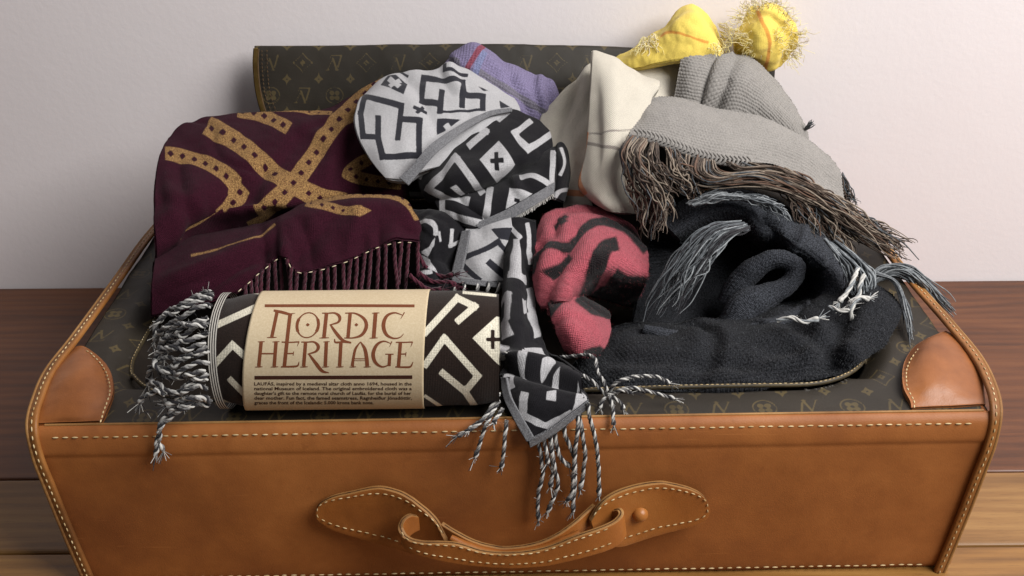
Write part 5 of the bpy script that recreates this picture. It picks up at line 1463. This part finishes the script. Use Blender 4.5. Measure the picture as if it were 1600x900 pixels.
# knots where the fringe leaves the knit
hemg = crom(np.array(g3[-1])[0:6], 60)
bag = Bag()
for i in range(2, 58, 2):
    x, y, d = hemg[i]
    pth = px3([(x + 2, y - 8, d - .004), (x + 8, y - 1, d - .008), (x + 2, y + 7, d - .009), (x - 6, y + 6, d - .006)], 10)
    bag.tube(pth, 0.0013, 6)
ob = bag.build('edge_loops', M['grey'], grey); ob['kind'] = 'stuff'
strands('fringe', [[(982, 212, .292), (970, 232, .272), (978, 268, .258), (992, 316, .25), (1004, 372, .245)], [(994, 215, .29), (980, 240, .262), (996, 280, .25), (1018, 320, .244), (1016, 380, .24)], [(1012, 219, .285), (1004, 248, .258), (1026, 284, .246), (1046, 320, .242), (1044, 350, .24)], [(1030, 226, .282), (1034, 254, .258), (1056, 280, .248), (1078, 296, .244)]], 120, grey, FM, 0.00078, 3.0, 0.012, 34, 0.009, 0.7, 11, bunch=12, freq=3.6)
strands('fringe', [[(1040, 232, .280), (1052, 262, .256), (1074, 292, .246), (1094, 318, .242)], [(1062, 238, .278), (1078, 268, .252), (1090, 296, .244), (1092, 316, .242)]], 46, grey, FM, 0.00078, 3.0, 0.010, 28, 0.008, 0.6, 12, bunch=5, freq=3.6)
strands('fringe', [[(1072, 240, .276), (1074, 268, .252), (1108, 290, .242), (1180, 288, .24), (1260, 310, .245), (1330, 360, .24), (1390, 400, .225)], [(1098, 250, .274), (1092, 272, .252), (1120, 284, .244), (1190, 276, .248), (1270, 306, .252), (1350, 362, .245), (1425, 412, .215)], [(1130, 254, .276), (1150, 266, .258), (1210, 264, .26), (1275, 296, .262), (1350, 352, .255), (1430, 408, .22)], [(1180, 256, .28), (1220, 268, .264), (1280, 300, .264), (1340, 340, .262), (1420, 395, .228)], [(1240, 268, .288), (1290, 310, .272), (1340, 345, .265), (1420, 388, .232)], [(1296, 306, .298), (1330, 336, .28), (1380, 366, .255), (1426, 392, .235)]], 260, grey, FM, 0.00078, 3.0, 0.012, 44, 0.009, 0.6, 13, bunch=26, freq=4.2)
strands('fringe', [[(1190, 262, .275), (1205, 285, .25), (1225, 315, .24), (1236, 350, .235)], [(1250, 285, .28), (1262, 310, .26), (1290, 350, .245), (1320, 400, .23)], [(1280, 310, .285), (1300, 340, .262), (1330, 390, .242), (1345, 430, .225)]], 110, grey, FM, 0.00078, 4, 0.010, 30, 0.008, 0.6, 14, bunch=9, freq=3.8)
strands('fringe', [[(1316, 268, .345), (1326, 284, .338), (1332, 300, .334), (1340, 326, .33)], [(1318, 290, .34), (1322, 308, .334), (1328, 320, .33), (1334, 326, .326)]], 30, grey, [M['yarn_dgrey'], M['yarn_brown']], 0.0006, 2.5, 0.004, 16, 0.005, 0.7, 15)
strands('fringe', [[(1258, 200, .385), (1263, 195, .38), (1270, 187, .378)], [(1260, 204, .385), (1266, 200, .38), (1272, 193, .378)]], 14, grey, [M['yarn_dgrey']], 0.0006, 1.2, 0.003, 8, 0.001, 0.8, 16)

# ================================================================== charcoal scarf
char = empty('charcoal_scarf', P(np.array(1180.), np.array(600.), np.array(.1)), 'dark charcoal knitted scarf coiled at the right front with grey tufted fringe', 'scarf')
ck = garter(0.0037, 0.0035, 0.0014)
b0 = [[(908, 545, .165), (940, 520, .17), (1000, 496, .175), (1100, 498, .17), (1200, 490, .175), (1300, 462, .180), (1350, 440, .175), (1390, 458, .162)],
      [(896, 570, .130), (940, 552, .125), (1000, 536, .120), (1100, 535, .112), (1200, 525, .112), (1300, 500, .122), (1364, 472, .135), (1408, 482, .136)],
      [(900, 594, .098), (945, 584, .088), (1000, 576, .080), (1100, 574, .074), (1200, 564, .074), (1296, 546, .080), (1358, 518, .094), (1403, 506, .112)],
      [(912, 608, .076), (955, 606, .064), (1010, 606, .056), (1090, 608, .051), (1200, 596, .052), (1292, 579, .058), (1346, 556, .064), (1388, 530, .090)],
      [(922, 612, .072), (965, 613, .062), (1020, 616, .055), (1085, 618, .051), (1200, 605, .050), (1288, 590, .054), (1338, 571, .056), (1376, 545, .080)]]
charA = cloth('cloth_fold', b0, M['charcoal_shaded'], char, step=1.15, skirt=0.02, wr=0.006, wscale=16, seed=95, disp=ck, back=(0, 0.7, -0.3), ridge=0.004, rscale=10, creases=[(1330, 470, 1280, 590, 14, -.006), (960, 560, 1180, 575, 12, -.005), (1060, 520, 1260, 530, 10, .003), (1200, 575, 1340, 540, 10, .004)])
def tube_fold(name, path, radii, mat, parent, n=150, sides=72, seed=0, disp=None, lump=0.003, squash=1.0):
    """a thick roll of knitted cloth"""
    q = crom(np.asarray(path, float), n)
    p = P(q[:, 0], q[:, 1], q[:, 2])
    r = np.interp(np.linspace(0, 1, n), np.linspace(0, 1, len(radii)), radii)
    t, a, b = frames(p)
    an = np.arange(sides) * 2 * math.pi / sides
    nrm_ = np.cos(an)[None, :, None] * a[:, None, :] + np.sin(an)[None, :, None] * b[:, None, :]
    pos = p[:, None, :] + r[:, None, None] * nrm_
    L = np.concatenate([[0], np.cumsum(np.linalg.norm(np.diff(p, axis=0), axis=1))])
    u = np.repeat(L[:, None], sides, 1); v = an[None, :] * r.mean() * np.ones((n, 1))
    h = lump * fbm(pos * 34, seed, 3) + 2.0 * lump * fbm(pos * 15 + 5.0, seed + 2, 2)
    rd_ = np.abs(vnoise(pos * np.array((22., 22., 14.)) + 1.7, seed + 5)); h = h - 0.5 * lump * np.exp(-(rd_ / 0.18) ** 2)
    if disp is not None:
        pv = 2 * math.pi * r.mean() / max(1, round(2 * math.pi * r.mean() / 0.0030))
        h = h + garter(0.0036, pv, 0.0013)(u, v)
    pos = pos + nrm_ * h[..., None]
    c0, c1 = pos[0].mean(0), pos[-1].mean(0)
    V_ = np.vstack([pos.reshape(-1, 3), c0, c1])
    F_ = [tuple(x) for x in grid_faces(n, sides, 0, True)]
    k0, k1 = n * sides, n * sides + 1
    for j in range(sides):
        F_.append((k0, (j + 1) % sides, j)); F_.append((k1, (n - 1) * sides + j, (n - 1) * sides + (j + 1) % sides))
    return mesh_obj(name, V_, F_, mat, parent, uv=np.vstack([np.stack([u, v], -1).reshape(-1, 2), [[0, 0], [0, 0]]]))
# hollow behind the coil
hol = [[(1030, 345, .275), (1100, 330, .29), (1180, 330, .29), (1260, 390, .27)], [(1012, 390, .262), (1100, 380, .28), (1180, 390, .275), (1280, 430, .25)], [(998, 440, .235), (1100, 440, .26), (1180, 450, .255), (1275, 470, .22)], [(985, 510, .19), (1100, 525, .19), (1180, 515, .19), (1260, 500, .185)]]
solidify(cloth('cloth_fold', hol, M['charcoal_shaded'], char, step=2.0, skirt=0.02, wr=0.005, seed=96, disp=ck), 0.0025)
inner = [(1062, 372, .25), (1100, 354, .25), (1150, 346, .245), (1186, 374, .234), (1225, 390, .220), (1262, 412, .208), (1284, 438, .198), (1270, 462, .188), (1225, 482, .176), (1180, 500, .166), (1120, 514, .158)]
outer = [(1036, 344, .268), (1076, 314, .272), (1135, 297, .274), (1196, 307, .266), (1252, 338, .252), (1304, 386, .236), (1328, 432, .216), (1320, 478, .190), (1260, 509, .164), (1195, 528, .154), (1120, 542, .150)]
def ringmix(t, dy, wob=0.0):
    return [(a[0] * (1 - t) + o_[0] * t + wob * math.sin(i_ * 2.3), a[1] * (1 - t) + o_[1] * t + wob * math.cos(i_ * 1.7), a[2] * (1 - t) + o_[2] * t + dy) for i_, (a, o_) in enumerate(zip(inner, outer))]
deep = [(x * 0.86 + 1170 * 0.14, y * 0.86 + 430 * 0.14, d + .045) for x, y, d in inner]
shoulder = [deep, [(x, y, d + .012) for x, y, d in inner], ringmix(0.10, -.008), ringmix(0.35, -.020, 2), ringmix(0.65, -.020, 2), ringmix(0.90, -.010), [(x, y, d + .004) for x, y, d in outer]]
charB = cloth('cloth_fold', shoulder, M['charcoal'], char, step=1.15, skirt=0.03, wr=0.005, wscale=22, seed=97, disp=garter(0.0036, 0.0035, 0.0014), ridge=0.003, rscale=13, creases=[(1190, 320, 1215, 385, 9, -.004), (1262, 350, 1240, 395, 8, .003), (1300, 400, 1275, 430, 7, -.003), (1260, 470, 1290, 500, 6, .003)])
tube_fold('cloth_roll', [(1200, 516, .150), (1150, 527, .142), (1100, 534, .138), (1050, 530, .138), (1005, 514, .145)], [.010, .011, .010, .009, .006], M['charcoal'], char, 150, 60, 99, True, 0.003)
tube_fold('cloth_roll', [(1128, 540, .172), (1146, 508, .176), (1166, 480, .182), (1204, 462, .186), (1236, 442, .190), (1243, 418, .196), (1222, 405, .200), (1192, 412, .204), (1164, 434, .206), (1138, 474, .204)], [.009, .0115, .0115, .011, .0105, .010, .0095, .0085, .008, .006], M['charcoal'], char, 220, 60, 98, True, 0.003)
fuzz(charA, 5000, 0.003, 0.0001, [M['yarn_dgrey'], M['yarn_black']], 5)
fuzz(charB, 6000, 0.003, 0.0001, [M['yarn_dgrey'], M['yarn_black']], 6)
GM = [M['yarn_grey'], M['yarn_dgrey'], M['yarn_grey'], M['yarn_dgrey'], M['yarn_black']]
strands('fringe', [[(1150, 346, .222), (1110, 352, .205), (1075, 378, .19), (1045, 420, .178), (1018, 470, .168), (1004, 505, .16)], [(1165, 352, .215), (1125, 362, .195), (1092, 395, .18), (1062, 440, .168), (1030, 490, .16)], [(1172, 360, .212), (1145, 376, .192), (1115, 410, .178), (1092, 450, .168), (1070, 492, .16)]], 100, char, [M['yarn_grey'], M['yarn_dgrey'], M['yarn_dgrey'], M['yarn_black']], 0.0007, 6.0, 0.012, 30, 0.008, 0.5, 21, bunch=11, freq=3.0)
strands('fringe', [[(1075, 318, .24), (1110, 306, .236), (1150, 303, .236)], [(1085, 322, .232), (1130, 308, .23), (1180, 312, .23)], [(1140, 306, .234), (1190, 312, .228), (1228, 334, .222)], [(1180, 312, .23), (1215, 326, .224), (1240, 350, .216)]], 170, char, [M['yarn_grey'], M['yarn_dgrey'], M['yarn_grey']], 0.0006, 4, 0.008, 12, 0.004, 0.35, 22)
strands('fringe', [[(1286, 372, 0.1810), (1302, 392, 0.1720), (1318, 420, 0.1660), (1326, 456, 0.1600)], [(1296, 380, 0.1810), (1320, 400, 0.1740), (1345, 425, 0.1680), (1352, 455, 0.1580), (1338, 474, 0.1480)], [(1306, 376, 0.1860), (1335, 400, 0.1790), (1362, 430, 0.1710), (1364, 460, 0.1610)]], 90, char, GM[:4], 0.00075, 3.0, 0.006, 22, 0.003, 0.7, 23, bunch=9)
strands('fringe', [[(1350, 440, .205), (1380, 418, .208), (1420, 420, .20), (1450, 446, .185), (1486, 486, .17)], [(1355, 438, .21), (1392, 414, .212), (1432, 422, .20), (1466, 456, .185), (1508, 496, .165)], [(1360, 446, .2), (1400, 430, .2), (1436, 448, .188), (1470, 494, .17)]], 120, char, GM[:4], 0.00075, 3.0, 0.006, 24, 0.003, 0.7, 24, bunch=9)
strands('fringe', [[(1366, 430, .182), (1394, 438, .166), (1410, 470, .142), (1418, 505, .116), (1424, 542, .088)], [(1372, 426, .182), (1402, 442, .164), (1416, 480, .138), (1426, 520, .104)]], 40, char, GM[:4], 0.00075, 2.0, 0.004, 20, 0.002, 0.75, 25)
for pts in ([(1340, 420, 0.1600), (1332, 440, 0.1460), (1322, 458, 0.1380), (1312, 472, 0.1320)], [(1296, 480, 0.1280), (1312, 486, 0.1200), (1326, 484, 0.1200), (1334, 474, 0.1260)], [(1332, 504, 0.1180), (1330, 482, 0.1200), (1340, 466, 0.1250), (1358, 466, 0.1280)], [(1350, 430, 0.1550), (1344, 446, 0.1450), (1342, 462, 0.1380), (1328, 474, 0.1300)], [(1214, 500, 0.1100), (1236, 496, 0.1060), (1256, 504, 0.1020), (1278, 498, 0.1040)]):
    tassel(pts, char, 0.0014, [M['yarn_white'], M['yarn_grey']], 4.0, 40, True)
